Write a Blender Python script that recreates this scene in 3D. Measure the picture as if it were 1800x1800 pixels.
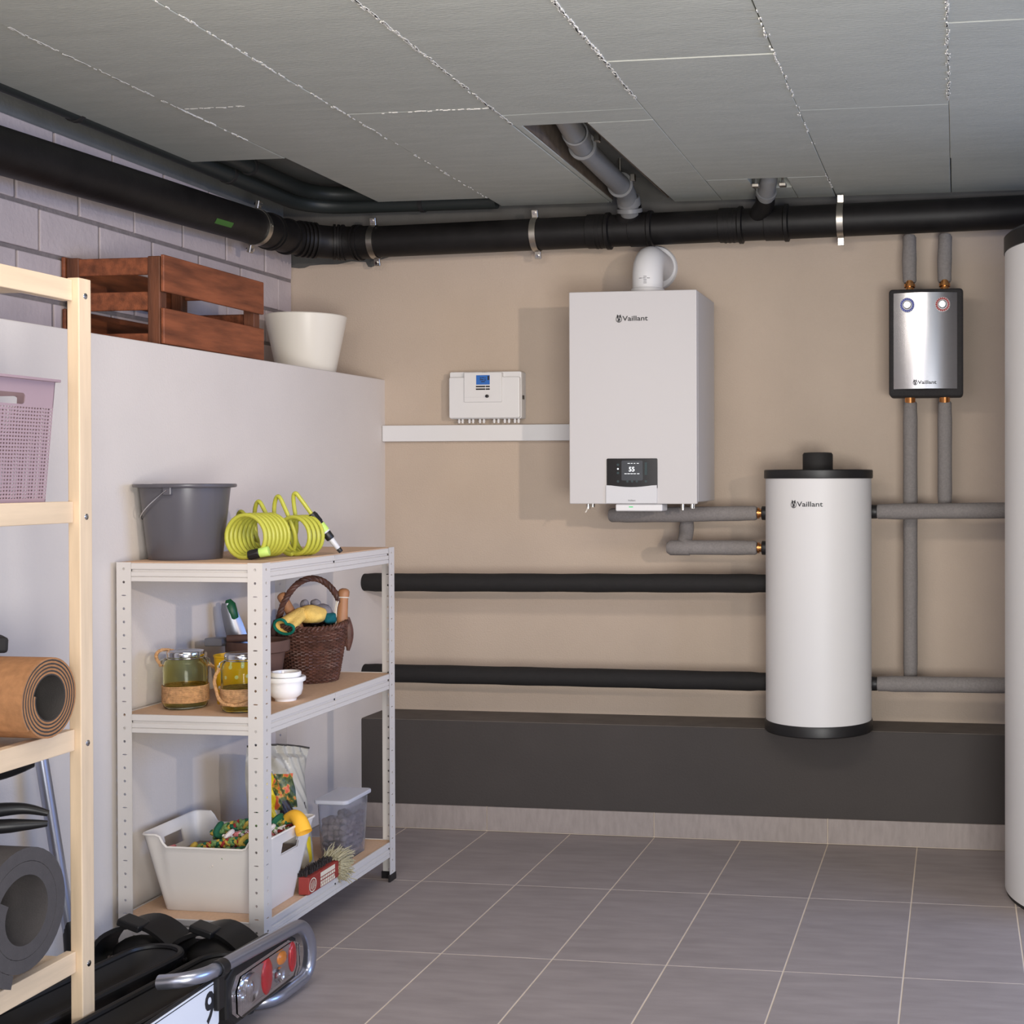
import bpy, bmesh, math, random
from mathutils import Vector, Matrix
random.seed(7)
PI = math.pi
S = bpy.context.scene
COL = S.collection
for o in list(bpy.data.objects):
    bpy.data.objects.remove(o)

# ------------------------------------------------------------------ camera
CAM_YAW, CAM_PITCH, CAM_ROLL = 0.148629541, -0.00800974, -0.00178381
CAM_F, CAM_CX, CAM_CY = 2384.731, 1323.79, 858.80
cam = bpy.data.cameras.new('camera')
cam_o = bpy.data.objects.new('camera', cam)
COL.objects.link(cam_o)
fw = Vector((-math.sin(CAM_YAW) * math.cos(CAM_PITCH), math.cos(CAM_YAW) * math.cos(CAM_PITCH), math.sin(CAM_PITCH)))
rt = Vector((math.cos(CAM_YAW), math.sin(CAM_YAW), 0))
up = rt.cross(fw)
c_, s_ = math.cos(CAM_ROLL), math.sin(CAM_ROLL)
r2, u2 = c_ * rt + s_ * up, -s_ * rt + c_ * up
m4 = Matrix((r2, u2, -fw)).transposed().to_4x4()
m4.translation = Vector((1.63058, -4.57167, 1.24045))
cam_o.matrix_world = m4
cam.sensor_width = 36
cam.sensor_fit = 'HORIZONTAL'
cam.lens = CAM_F / 1800 * 36
cam.shift_x = (900 - CAM_CX) / 1800
cam.shift_y = (CAM_CY - 900) / 1800
cam.clip_start = 0.05
S.camera = cam_o

# ------------------------------------------------------------------ light and exposure
vs = S.view_settings
vs.view_transform = 'Standard'
vs.look = 'None'
vs.exposure = -0.22
vs.gamma = 1.0
vs.use_curve_mapping = False
w = bpy.data.worlds.new('world')
S.world = w
w.use_nodes = True
w.node_tree.nodes['Background'].inputs[0].default_value = (0.50, 0.66, 1.0, 1)
w.node_tree.nodes['Background'].inputs[1].default_value = 0.8


def light(name, kind, loc, target, energy, color, **k):
    d = bpy.data.lights.new(name, kind)
    d.energy = energy
    d.color = color
    for a, b in k.items():
        setattr(d, a, b)
    o = bpy.data.objects.new(name, d)
    COL.objects.link(o)
    o.location = loc
    o.rotation_euler = (Vector(target) - Vector(loc)).to_track_quat('-Z', 'Y').to_euler()
    return o


light('studio_spot', 'SPOT', (3.62, -4.25, 1.87), (-0.40, -0.15, 1.25), 420, (1.0, 0.84, 0.70),
      spot_size=math.radians(32), spot_blend=1.0, shadow_soft_size=0.04)
light('window_daylight', 'AREA', (4.42, -1.9, 1.45), (0.0, -1.3, 0.85), 80, (0.30, 0.50, 1.0),
      shape='RECTANGLE', size=1.9, size_y=1.1)
light('rear_fill', 'AREA', (-0.05, -5.8, 1.5), (0.9, 0.0, 1.0), 44, (1.0, 0.93, 0.88),  # soft warm fill added behind the camera, not a fixture of the room
      shape='RECTANGLE', size=2.4, size_y=1.6)
light('ceiling_fill', 'AREA', (2.3, -4.9, 0.75), (1.2, -1.0, 2.22), 128, (1.0, 0.98, 0.93),  # added fill behind the camera, tilted up to brighten the ceiling
      shape='RECTANGLE', size=1.4, size_y=0.9)
light('ceiling_lamp', 'AREA', (0.75, -2.40, 2.17), (0.6, -0.7, 0.3), 23, (1.0, 0.90, 0.80),
      shape='RECTANGLE', size=1.6, size_y=0.25)


# ------------------------------------------------------------------ materials
def sr(r, g, b):
    f = lambda c: (c / 255 / 12.92) if c <= 10 else ((c / 255 + 0.055) / 1.055) ** 2.4
    return (f(r), f(g), f(b), 1.0)


MATS = {}


def mat(name, col, rough=0.5, metal=0.0, var=0.0, vscale=8.0, bump=0.0, bscale=60.0, stretch=None,
        coat=0.0, trans=0.0, ior=1.45, col2=None, detail=4.0, emit=None, estr=1.0, spec=None):
    if name in MATS:
        return MATS[name]
    m = bpy.data.materials.new(name)
    m.use_nodes = True
    nt = m.node_tree
    p = nt.nodes['Principled BSDF']
    p.inputs['Base Color'].default_value = col
    p.inputs['Roughness'].default_value = rough
    p.inputs['Metallic'].default_value = metal
    p.inputs['Coat Weight'].default_value = coat
    p.inputs['Transmission Weight'].default_value = trans
    p.inputs['IOR'].default_value = ior
    if spec is not None:
        p.inputs['Specular IOR Level'].default_value = spec
    if emit:
        p.inputs['Emission Color'].default_value = emit
        p.inputs['Emission Strength'].default_value = estr
    if var > 0 or bump > 0 or col2:
        tc = nt.nodes.new('ShaderNodeTexCoord')
        mp = nt.nodes.new('ShaderNodeMapping')
        nt.links.new(tc.outputs['Object'], mp.inputs[0])
        oi = nt.nodes.new('ShaderNodeObjectInfo')
        ad = nt.nodes.new('ShaderNodeVectorMath')
        ad.operation = 'MULTIPLY_ADD'
        nt.links.new(oi.outputs['Random'], ad.inputs[0])
        ad.inputs[1].default_value = (37.0, 17.0, 53.0)
        nt.links.new(mp.outputs[0], ad.inputs[2])
        if stretch:
            mp.inputs['Scale'].default_value = stretch
        src = ad.outputs[0]
        if var > 0 or col2:
            n = nt.nodes.new('ShaderNodeTexNoise')
            n.inputs['Scale'].default_value = vscale
            n.inputs['Detail'].default_value = detail
            nt.links.new(src, n.inputs['Vector'])
            cr = nt.nodes.new('ShaderNodeValToRGB')
            cr.color_ramp.elements[0].position = 0.3
            cr.color_ramp.elements[1].position = 0.7
            if col2:
                a, b = col, col2
            else:
                a = tuple(min(1, c * (1 - var)) for c in col[:3]) + (1,)
                b = tuple(min(1, c * (1 + var)) for c in col[:3]) + (1,)
            cr.color_ramp.elements[0].color = a
            cr.color_ramp.elements[1].color = b
            nt.links.new(n.outputs['Fac'], cr.inputs['Fac'])
            nt.links.new(cr.outputs['Color'], p.inputs['Base Color'])
        if bump > 0:
            n2 = nt.nodes.new('ShaderNodeTexNoise')
            n2.inputs['Scale'].default_value = bscale
            n2.inputs['Detail'].default_value = 3.0
            nt.links.new(src, n2.inputs['Vector'])
            bp = nt.nodes.new('ShaderNodeBump')
            bp.inputs['Strength'].default_value = bump
            bp.inputs['Distance'].default_value = 0.004
            nt.links.new(n2.outputs['Fac'], bp.inputs['Height'])
            nt.links.new(bp.outputs['Normal'], p.inputs['Normal'])
    MATS[name] = m
    return m


M_WALL = mat('beige_plaster', sr(180, 164, 149), 0.9, var=0.045, vscale=3.0, bump=0.35, bscale=170)
M_PART = mat('grey_white_plaster', sr(208, 200, 194), 0.85, var=0.03, vscale=3.0, bump=0.15, bscale=150)
M_BRICK = mat('painted_brick', sr(184, 172, 172), 0.85, var=0.05, vscale=9, bump=0.5, bscale=60)
M_MORTAR = mat('mortar', sr(122, 114, 113), 0.95, var=0.12, vscale=30, bump=0.6, bscale=80)
M_TILE = mat('floor_tile', sr(152, 142, 140), 0.55, var=0.10, vscale=7, bump=0.08, bscale=90, stretch=(1.0, 4.0, 1.0), detail=7)
M_BTILE = mat('base_tile', sr(150, 140, 136), 0.6, var=0.10, vscale=22, bump=0.12, bscale=120, stretch=(3.0, 1.0, 0.8), detail=6)
M_GROUT = mat('grout', sr(222, 206, 188), 0.9, var=0.05, vscale=20)
M_PLINTH = mat('dark_plinth_paint', sr(62, 57, 55), 0.75, var=0.07, vscale=4, bump=0.15, bscale=130)
M_PANEL = mat('ceiling_panel', sr(164, 166, 159), 0.92, var=0.05, vscale=14, bump=0.35, bscale=130, stretch=(0.4, 2.2, 1.0))
M_SLAB = mat('concrete_slab', sr(112, 112, 110), 0.9, var=0.08, vscale=10, bump=0.3, bscale=80)
M_JOINT = mat('joint_crumbs', sr(205, 203, 197), 0.95, var=0.1, vscale=60)
M_BLACKPIPE = mat('black_cast_pipe', sr(20, 18, 18), 0.5, spec=0.35, var=0.30, vscale=16, bump=0.12, bscale=60, detail=8)
M_BLACKFOAM = mat('black_foam', sr(27, 25, 25), 0.8, var=0.08, vscale=40, bump=0.2, bscale=300)
M_GREYFOAM = mat('grey_foam', sr(125, 120, 118), 0.85, var=0.10, vscale=150, bump=0.3, bscale=350)
M_GREYPIPE = mat('grey_plastic_pipe', sr(112, 112, 112), 0.4)
M_DARKPIPE = mat('dark_conduit', sr(38, 42, 41), 0.5)
M_STEEL = mat('zinc_steel', sr(190, 185, 176), 0.32, 1.0, var=0.1, vscale=40)
M_CHROME = mat('chrome', sr(205, 206, 210), 0.15, 1.0)
M_BRASS = mat('brass', sr(214, 150, 92), 0.22, 1.0)
M_WHITE = mat('white_enamel', sr(190, 187, 187), 0.55, spec=0.3)
M_WHITE2 = mat('white_tank_skin', sr(214, 212, 212), 0.45, spec=0.35)
M_WPLAST = mat('white_plastic', sr(212, 211, 212), 0.4)
M_LGREY = mat('light_grey_plastic', sr(196, 196, 199), 0.4)
M_BLACK = mat('black_plastic', sr(28, 27, 28), 0.42)
M_BLACKM = mat('black_matte', sr(33, 31, 31), 0.75, var=0.1, vscale=60)
M_GLASSBLK = mat('black_glass', sr(12, 12, 14), 0.12)
M_PRINT = mat('dark_print', sr(42, 42, 46), 0.5)
M_LCD = mat('lit_screen_grey', sr(45, 48, 52), 0.2, emit=sr(90, 96, 104), estr=0.10)
M_DIGIT = mat('lit_digits', sr(230, 235, 240), 0.4, emit=sr(230, 235, 240), estr=0.8)
M_GLED = mat('green_led', sr(40, 170, 90), 0.4, emit=sr(40, 200, 110), estr=0.5)
M_BLCD = mat('blue_lcd', sr(48, 98, 170), 0.2, emit=sr(48, 98, 170), estr=0.15)
M_SILVER = mat('brushed_silver', sr(172, 172, 176), 0.24, 1.0, var=0.04, vscale=30, stretch=(1, 1, 40))
M_EPP = mat('black_foam_shell', sr(34, 32, 33), 0.8, var=0.2, vscale=200, bump=0.3, bscale=250)
M_BLUE = mat('blue_print', sr(60, 70, 150), 0.5)
M_RED = mat('red_print', sr(150, 50, 50), 0.5)
M_PINE = mat('pine_wood', sr(218, 194, 164), 0.55, var=0.09, vscale=9, bump=0.06, bscale=60, stretch=(5.0, 5.0, 0.5))
M_PINEH = mat('pine_wood_rail', sr(218, 194, 164), 0.55, var=0.09, vscale=9, bump=0.06, bscale=60, stretch=(5.0, 0.5, 5.0))
M_CRATE = mat('crate_wood', sr(122, 68, 42), 0.62, var=0.42, vscale=9, bump=0.3, bscale=50, stretch=(5, 0.7, 5), detail=8)
M_CRATEP = mat('crate_post_wood', sr(96, 56, 36), 0.66, var=0.45, vscale=9, bump=0.3, bscale=50, stretch=(5, 5, 0.6), detail=8)
M_CREAM = mat('cream_glaze', sr(222, 216, 204), 0.28, coat=0.3)
M_SHELFW = mat('white_lacquered_steel', sr(204, 199, 195), 0.42)
M_BOARD = mat('fibre_board', sr(206, 172, 143), 0.8, var=0.06, vscale=120, bump=0.1, bscale=300)
M_BUCKET = mat('grey_bucket_plastic', sr(84, 82, 88), 0.28)
M_HOSE = mat('lime_hose', sr(176, 176, 66), 0.42)
M_LIME = mat('lime_connector', sr(186, 218, 110), 0.45)
M_GGLASS = mat('green_glass', sr(244, 246, 208), 0.03, trans=1.0, ior=1.16)
M_JUTE = mat('jute', sr(186, 144, 102), 0.9, var=0.25, vscale=120, bump=0.6, bscale=200)
M_YELLOW = mat('yellow_enamel', sr(240, 186, 30), 0.4)
M_DOT = mat('white_dots', sr(240, 240, 238), 0.5)
M_CERAM = mat('white_ceramic', sr(236, 235, 236), 0.2, coat=0.3)
M_CLAY = mat('brown_clay', sr(92, 68, 60), 0.75, var=0.15, vscale=20, bump=0.2)
M_WICK = mat('dark_wicker', sr(84, 54, 44), 0.55, var=0.4, vscale=45, detail=6)
M_HANDLEW = mat('handle_wood', sr(164, 116, 80), 0.5, var=0.15, vscale=18, stretch=(4, 4, 0.6))
M_CORD = mat('white_cord', sr(228, 222, 210), 0.85)
M_GLOVEY = mat('yellow_fabric', sr(240, 202, 112), 0.9, var=0.10, vscale=60, bump=0.5, bscale=260)
M_GLOVEG = mat('grey_fabric', sr(130, 126, 132), 0.9, var=0.15, vscale=50, bump=0.5, bscale=260)
M_GREENH = mat('green_hem', sr(0, 110, 92), 0.85, bump=0.4, bscale=250)
M_TEAL = mat('teal_fabric', sr(0, 88, 98), 0.85)
M_GREEND = mat('dark_green_grip', sr(20, 84, 52), 0.4)
M_BLADE = mat('grey_blade', sr(136, 138, 146), 0.35, 0.8)
M_BOXW = mat('white_box_plastic', sr(224, 218, 213), 0.45)
M_OCHRE = mat('yellow_glove', sr(242, 182, 54), 0.7, bump=0.2)
M_CLEAR = mat('clear_plastic', sr(232, 234, 242), 0.08, trans=0.94, ior=1.15)
M_CLEARLID = mat('milky_lid', sr(226, 228, 238), 0.3, trans=0.45, ior=1.2)
M_PELLET = mat('grey_brown_lumps', sr(132, 116, 112), 0.9, var=0.25, vscale=40, bump=0.4)
M_REDW = mat('red_brush_wood', sr(142, 52, 46), 0.55, var=0.08, vscale=20)
M_BRIST = mat('pale_bristle', sr(166, 158, 130), 0.85)
M_DBRIST = mat('dark_bristle', sr(44, 38, 38), 0.85)
M_PRINTC = mat('cream_print', sr(220, 208, 188), 0.6)
M_PINK = mat('mauve_plastic', sr(160, 137, 144), 0.55)
M_CORK = mat('cork', sr(160, 114, 76), 0.8, var=0.14, vscale=70, bump=0.2, bscale=150)
M_RUBBER = mat('dark_mat_rubber', sr(62, 58, 56), 0.85, bump=0.2, bscale=250)
M_GREYMAT = mat('grey_foam_mat', sr(74, 70, 70), 0.85, var=0.06, vscale=50, bump=0.2, bscale=250)
M_ALU = mat('silver_tube', sr(176, 180, 196), 0.30, 0.9)
M_LENSC = mat('clear_lens', sr(250, 250, 252), 0.03, trans=1.0, ior=1.2)
M_LENSR = mat('red_lens', sr(190, 24, 34), 0.10, coat=0.5)
M_LENSA = mat('amber_lens', sr(226, 132, 40), 0.10, coat=0.5)
M_REFL = mat('lamp_reflector', sr(216, 216, 222), 0.14, 1.0)
M_PLATE = mat('plate_white', sr(226, 230, 240), 0.45)
M_GREENS = mat('green_sticker', sr(58, 100, 38), 0.6)
M_BAG = mat('soil_bag_film', sr(180, 176, 166), 0.32, var=0.05, vscale=9, bump=0.5, bscale=16)


# ------------------------------------------------------------------ mesh helpers
def BM():
    return bmesh.new()


def harden(faces):
    """keep the flat faces flat beside a rounded edge"""
    for e in {e for f in faces for e in f.edges}:
        if len(e.link_faces) == 2 and e.calc_face_angle(0) > 0.2:
            e.smooth = False


def box(bm, x0, x1, y0, y1, z0, z1, bev=0.0, seg=1, mtx=None):
    x0, x1 = min(x0, x1), max(x0, x1)
    y0, y1 = min(y0, y1), max(y0, y1)
    z0, z1 = min(z0, z1), max(z0, z1)
    v = [bm.verts.new((x, y, z)) for z in (z0, z1) for y in (y0, y1) for x in (x0, x1)]
    fs = [bm.faces.new([v[i] for i in q]) for q in
          ((0, 2, 3, 1), (4, 5, 7, 6), (0, 1, 5, 4), (2, 6, 7, 3), (0, 4, 6, 2), (1, 3, 7, 5))]
    vv = v
    if bev > 0:
        es = list({e for f in fs for e in f.edges})
        r = bmesh.ops.bevel(bm, geom=es, offset=bev, segments=seg, profile=0.5, affect='EDGES')
        vv = list({x for f in r['faces'] for x in f.verts} | {x for x in v if x.is_valid})
        harden(r['faces'])
    if mtx is not None:
        bmesh.ops.transform(bm, matrix=mtx, verts=vv)
    return bm


def prism(bm, pts, axis, a0, a1, bev=0.0):
    """extrude a closed 2-D outline along an axis (0 x: pts are (y,z); 1 y: (x,z); 2 z: (x,y))"""
    def P(p, a):
        return ((a, p[0], p[1]), (p[0], a, p[1]), (p[0], p[1], a))[axis]
    A = [bm.verts.new(P(p, a0)) for p in pts]
    Bv = [bm.verts.new(P(p, a1)) for p in pts]
    n = len(pts)
    fs = [bm.faces.new(A), bm.faces.new(Bv[::-1])]
    for i in range(n):
        fs.append(bm.faces.new((A[i], Bv[i], Bv[(i + 1) % n], A[(i + 1) % n])))
    bmesh.ops.recalc_face_normals(bm, faces=fs)
    if bev > 0:
        es = list({e for f in fs[:2] for e in f.edges})
        r = bmesh.ops.bevel(bm, geom=es, offset=bev, segments=2, profile=0.5, affect='EDGES')
        harden(r['faces'])
    return bm


def lathe(bm, prof, n=48, origin=(0, 0, 0), axis='z', cap=True, mtx=None):
    """prof: list of (radius, height)"""
    o = Vector(origin)
    rings = []
    for r, h in prof:
        ring = []
        for i in range(n):
            a = 2 * PI * i / n
            p = (r * math.cos(a), r * math.sin(a), h)
            if axis == 'x':
                p = (p[2], p[0], p[1])
            elif axis == 'y':
                p = (p[1], p[2], p[0])
            p = Vector(p)
            if mtx is not None:
                p = mtx @ p
            ring.append(bm.verts.new(o + p))
        rings.append(ring)
    fs = []
    for a, b in zip(rings, rings[1:]):
        for i in range(n):
            fs.append(bm.faces.new((a[i], a[(i + 1) % n], b[(i + 1) % n], b[i])))
    if cap:
        if prof[0][0] > 1e-6:
            fs.append(bm.faces.new(rings[0][::-1]))
        if prof[-1][0] > 1e-6:
            fs.append(bm.faces.new(rings[-1]))
    return bm


def tube(bm, path, r, n=12, closed=False, caps=True, rad=None):
    P = [Vector(p) for p in path]
    N = len(P)
    rings = []
    prev = None
    for i in range(N):
        if closed:
            t = P[(i + 1) % N] - P[i - 1]
        else:
            t = P[min(i + 1, N - 1)] - P[max(i - 1, 0)]
        t.normalize()
        if prev is None:
            ref = Vector((0, 0, 1)) if abs(t.z) < 0.9 else Vector((1, 0, 0))
            u = t.cross(ref).normalized()
        else:
            u = (prev - t * prev.dot(t)).normalized()
        prev = u
        v = t.cross(u)
        rr = rad[i] if rad else r
        rings.append([bm.verts.new(P[i] + (u * math.cos(2 * PI * k / n) + v * math.sin(2 * PI * k / n)) * rr) for k in range(n)])
    M = N if closed else N - 1
    for i in range(M):
        a, b = rings[i], rings[(i + 1) % N]
        off = 0
        if closed and i == N - 1:
            off = min(range(n), key=lambda k: (a[0].co - b[k].co).length)
        for k in range(n):
            bm.faces.new((a[k], a[(k + 1) % n], b[(k + 1 + off) % n], b[(k + off) % n]))
    if caps and not closed:
        bm.faces.new(rings[0][::-1])
        bm.faces.new(rings[-1])
    return bm


def cyl(bm, a, b, r, n=24, r2=None, bev=0.0):
    a, b = Vector(a), Vector(b)
    r2 = r if r2 is None else r2
    if bev > 0:
        d = (b - a).normalized()
        return tube(bm, [a, a + d * bev * 0.3, a + d * bev, b - d * bev, b - d * bev * 0.3, b], r, n,
                    rad=[r - bev, r - bev * 0.3, r, r2, r2 - bev * 0.3, r2 - bev])
    return tube(bm, [a, b], r, n, rad=[r, r2])


def spline(pts, k=8, closed=False):
    P = [Vector(p) for p in pts]
    out = []
    n = len(P)
    for i in range(n if closed else n - 1):
        if closed:
            p0, p1, p2, p3 = P[i - 1], P[i], P[(i + 1) % n], P[(i + 2) % n]
        else:
            p0, p1, p2, p3 = P[max(i - 1, 0)], P[i], P[i + 1], P[min(i + 2, n - 1)]
        for j in range(k):
            t = j / k
            out.append(0.5 * ((2 * p1) + (p2 - p0) * t + (2 * p0 - 5 * p1 + 4 * p2 - p3) * t * t
                              + (3 * p1 - p0 - 3 * p2 + p3) * t ** 3))
    if not closed:
        out.append(P[-1])
    return out


def fillet(pts, r, k=6):
    """round the inner corners of a polyline"""
    P = [Vector(p) for p in pts]
    out = [P[0]]
    for i in range(1, len(P) - 1):
        a = (P[i - 1] - P[i]).normalized()
        b = (P[i + 1] - P[i]).normalized()
        ra = min(r, (P[i - 1] - P[i]).length * 0.49, (P[i + 1] - P[i]).length * 0.49)
        s, e = P[i] + a * ra, P[i] + b * ra
        for j in range(k + 1):
            t = j / k
            out.append((1 - t) ** 2 * s + 2 * t * (1 - t) * P[i] + t * t * e)
    out.append(P[-1])
    return out


def rrect(x0, x1, y0, y1, r, k=4):
    out = []
    for cx, cy, a0 in ((x1 - r, y1 - r, 0), (x0 + r, y1 - r, PI / 2), (x0 + r, y0 + r, PI), (x1 - r, y0 + r, 1.5 * PI)):
        for j in range(k + 1):
            a = a0 + PI / 2 * j / k
            out.append((cx + r * math.cos(a), cy + r * math.sin(a)))
    return out


def text_bm(txt, size, bold=0.0, depth=0.0):
    cu = bpy.data.curves.new('lettering', 'FONT')
    cu.body = txt
    cu.size = size
    cu.offset = bold
    cu.align_x = 'CENTER'
    cu.align_y = 'CENTER'
    cu.resolution_u = 3
    o = bpy.data.objects.new('lettering', cu)
    COL.objects.link(o)
    dg = bpy.context.evaluated_depsgraph_get()
    me = bpy.data.meshes.new_from_object(o.evaluated_get(dg))
    bm = BM()
    bm.from_mesh(me)
    bpy.data.objects.remove(o)
    bpy.data.curves.remove(cu)
    bpy.data.meshes.remove(me)
    return bm


def mapv(bm, fn):
    for v in bm.verts:
        v.co = Vector(fn(v.co))
    return bm


BASE = {}


def finish(bm, name, sharp=35, smooth=True):
    bmesh.ops.remove_doubles(bm, verts=bm.verts, dist=1e-6)
    lim = math.radians(sharp)
    for f in bm.faces:
        f.smooth = True
    for e in bm.edges:
        if len(e.link_faces) != 2 or e.calc_face_angle(0) > lim:
            e.smooth = False
    me = bpy.data.meshes.new(name)
    bm.to_mesh(me)
    bm.free()
    return me


def link(name, me, m, parent=None):
    o = bpy.data.objects.new(name, me)
    COL.objects.link(o)
    for x in (m if isinstance(m, (list, tuple)) else [m]):
        if x and x.name not in [q.name for q in me.materials if q]:
            me.materials.append(x)
    if parent is not None:
        o.parent = parent
    return o


def root_base(o):
    while o.parent is not None:
        o = o.parent
    return BASE.get(o.name, Vector((0, 0, 0)))


def part(name, bm, m, parent, label=None, kind=None, sharp=35):
    """a mesh built in world coordinates, hung under its thing"""
    b = root_base(parent)
    if b.length > 0:
        bmesh.ops.translate(bm, verts=bm.verts, vec=-b)
    o = link(name, finish(bm, name, sharp), m, parent)
    if label:
        o['label'] = label
    if kind:
        o['kind'] = kind
    return o


def pieces(name, bm, m, parent, label=None):
    """each separate piece of the mesh becomes a part of its own"""
    todo = set(bm.verts)
    while todo:
        st = [todo.pop()]
        isl = list(st)
        while st:
            v = st.pop()
            for e in v.link_edges:
                q = e.other_vert(v)
                if q in todo:
                    todo.remove(q)
                    isl.append(q)
                    st.append(q)
        nb = BM()
        mp = {v: nb.verts.new(v.co) for v in isl}
        for f in {f for v in isl for f in v.link_faces}:
            nb.faces.new([mp[v] for v in f.verts])
        part(name, nb, m, parent, label)
    bm.free()


def tag(o, label, cat, group=None, kind=None):
    o['label'] = label
    o['category'] = cat
    if group:
        o['group'] = group
    if kind:
        o['kind'] = kind
    return o


def thing(name, label, cat, base, group=None):
    o = bpy.data.objects.new(name, None)
    o.empty_display_size = 0.05
    COL.objects.link(o)
    o.location = base
    BASE[o.name] = Vector(base)
    return tag(o, label, cat, group)


def solo(name, bm, m, base, label, cat, group=None, kind=None, sharp=35):
    bmesh.ops.translate(bm, verts=bm.verts, vec=-Vector(base))
    o = link(name, finish(bm, name, sharp), m)
    o.location = base
    return tag(o, label, cat, group, kind)


def struct(name, bm, m, label=None, sharp=35):
    o = link(name, finish(bm, name, sharp), m)
    o['kind'] = 'structure'
    if label:
        o['label'] = label
    return o


def copy_tree(o, parent=None):
    c = o.copy()
    COL.objects.link(c)
    c.parent = parent
    for ch in o.children:
        copy_tree(ch, c)
    return c


# ------------------------------------------------------------------ the setting
YW = 0.20                  # face of the back wall
PX = lambda y: -0.463 - 0.0267 * (YW - y)      # face of the low partition on the left
XR, YN = 4.3, -6.0

bm = BM()
box(bm, -1.1, XR + 0.2, YN, 0.4, -0.12, -0.0010)
floor = struct('floor', bm, M_GROUT, 'floor of grey rectangular tiles with pale joints')
bm = BM()
box(bm, -0.1479, 0.1479, -0.2979, 0.2979, -0.008, 0.0, 0.0005)
tile_me = finish(bm, 'tile')
tile_me.materials.append(M_TILE)
for ix in range(-2, 14):
    for iy in range(9):
        t = link('tile', tile_me, None, floor)
        t.location = (0.15 + ix * 0.3, -0.3 - iy * 0.6, 0)

bm = BM()
box(bm, -1.1, XR + 0.2, YW, YW + 0.2, -0.1, 2.5)
struct('wall_back', bm, M_WALL, 'beige plastered back wall behind the heating equipment')
bm = BM()
for y0, y1, z0, z1 in ((YN, -2.95, -0.1, 2.5), (-0.85, YW, -0.1, 2.5), (-2.95, -0.85, -0.1, 0.85), (-2.95, -0.85, 2.05, 2.5)):
    box(bm, XR, XR + 0.1, y0, y1, z0, z1)      # window opening on the right, outside the picture
struct('wall_right', bm, M_WALL)

# unpainted grey strip at the top of the back wall, the beige paint ends raggedly behind the pipe
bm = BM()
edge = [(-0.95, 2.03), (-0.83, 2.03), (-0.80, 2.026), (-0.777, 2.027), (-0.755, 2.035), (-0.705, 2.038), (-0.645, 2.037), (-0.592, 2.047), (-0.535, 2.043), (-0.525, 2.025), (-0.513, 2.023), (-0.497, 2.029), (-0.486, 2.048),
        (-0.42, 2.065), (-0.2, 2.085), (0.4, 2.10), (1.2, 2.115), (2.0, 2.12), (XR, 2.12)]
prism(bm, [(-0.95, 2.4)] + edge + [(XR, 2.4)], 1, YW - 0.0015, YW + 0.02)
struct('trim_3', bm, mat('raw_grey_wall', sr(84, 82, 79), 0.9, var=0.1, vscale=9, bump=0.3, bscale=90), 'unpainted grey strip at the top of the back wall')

# plinth along the back wall
bm = BM()
prism(bm, [(-0.47, 0.0), (XR, 0.0), (XR, YW), (-0.47, YW)], 2, 0.0, 0.384, 0.004)
struct('trim_1', bm, M_PLINTH, 'dark grey painted plinth along the foot of the back wall')

bm = BM()
box(bm, -0.468, XR, 0.003, YW, 0.380, 0.3856, 0.001)
struct('trim_4', bm, mat('dusty_ledge', sr(96, 89, 84), 0.85, var=0.12, vscale=14, bump=0.2), 'dusty lighter top of the dark plinth')

# tiled baseboards
bm = BM()
box(bm, -0.46, XR, -0.006, 0.0, 0.001, 0.086)
bb = struct('baseboard_back', bm, M_GROUT, 'row of grey base tiles under the dark plinth')
for i in range(-1, 7):
    a, b_ = i * 0.6 + 0.0015, (i + 1) * 0.6 - 0.0015
    a = max(a, -0.455)
    bm = BM()
    box(bm, a, b_, -0.011, -0.002, 0.004, 0.087, 0.001)
    part('tile', bm, M_BTILE, bb)

# low partition with a ledge on top, ledge reaches back to the brick wall
bm = BM()
prism(bm, [(PX(YW), YW), (PX(YN), YN), (-1.0, YN), (-1.0, YW)], 2, 0.0, 1.606, 0.004)
struct('wall_partition', bm, M_PART, 'smooth pale grey low wall with a deep ledge on top')
bm = BM()
prism(bm, [(PX(0.0) + 0.006, 0.0), (PX(-2.6) + 0.006, -2.6), (PX(-2.6) - 0.01, -2.6), (PX(0.0) - 0.01, 0.0)], 2, 0.001, 0.084)
bl = struct('baseboard_left', bm, M_GROUT, 'row of grey base tiles along the low wall')
y = 0.0
while y > -2.6:
    bm = BM()
    y1 = y - 0.597
    prism(bm, [(PX(y) + 0.011, y - 0.003), (PX(y1) + 0.011, y1), (PX(y1) + 0.002, y1), (PX(y) + 0.002, y - 0.003)], 2, 0.003, 0.085)
    part('tile', bm, M_BTILE, bl)
    y -= 0.6

# painted brick wall above the ledge
XB = -0.826
bm = BM()
box(bm, -1.0, XB - 0.006, YN, YW, 1.55, 2.195)
bw = struct('wall_left', bm, M_MORTAR, 'whitewashed brick wall above the ledge')
bm = BM()
box(bm, -1.1, -0.86, YN, YW, 2.19, 2.33)
struct('trim_2', bm, M_SLAB, 'dark concrete edge above the brick wall')
course = [(1.609, 1.722, -0.05), (1.734, 1.847, 0.062), (1.859, 1.972, -0.107), (1.984, 2.097, 0.06), (2.109, 2.195, -0.045)]
for z0, z1, off in course:
    k = 0
    y1 = YW - 0.003 + off - 0.26 if off < 0 else YW - 0.26 + off
    edges = [YW]
    yy = YW + (off if off < 0 else off - 0.26)
    while yy > -2.6:
        edges.append(yy)
        yy -= 0.262
    for a, b_ in zip(edges, edges[1:]):
        bm = BM()
        d = random.uniform(-0.0015, 0.0015)
        box(bm, XB - 0.03, XB + d, b_ + 0.005, a - 0.005, z0, z1, 0.003, 2)
        part('brick', bm, M_BRICK, bw)
# far part of the same wall outside the picture stays mortar-coloured render

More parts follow.
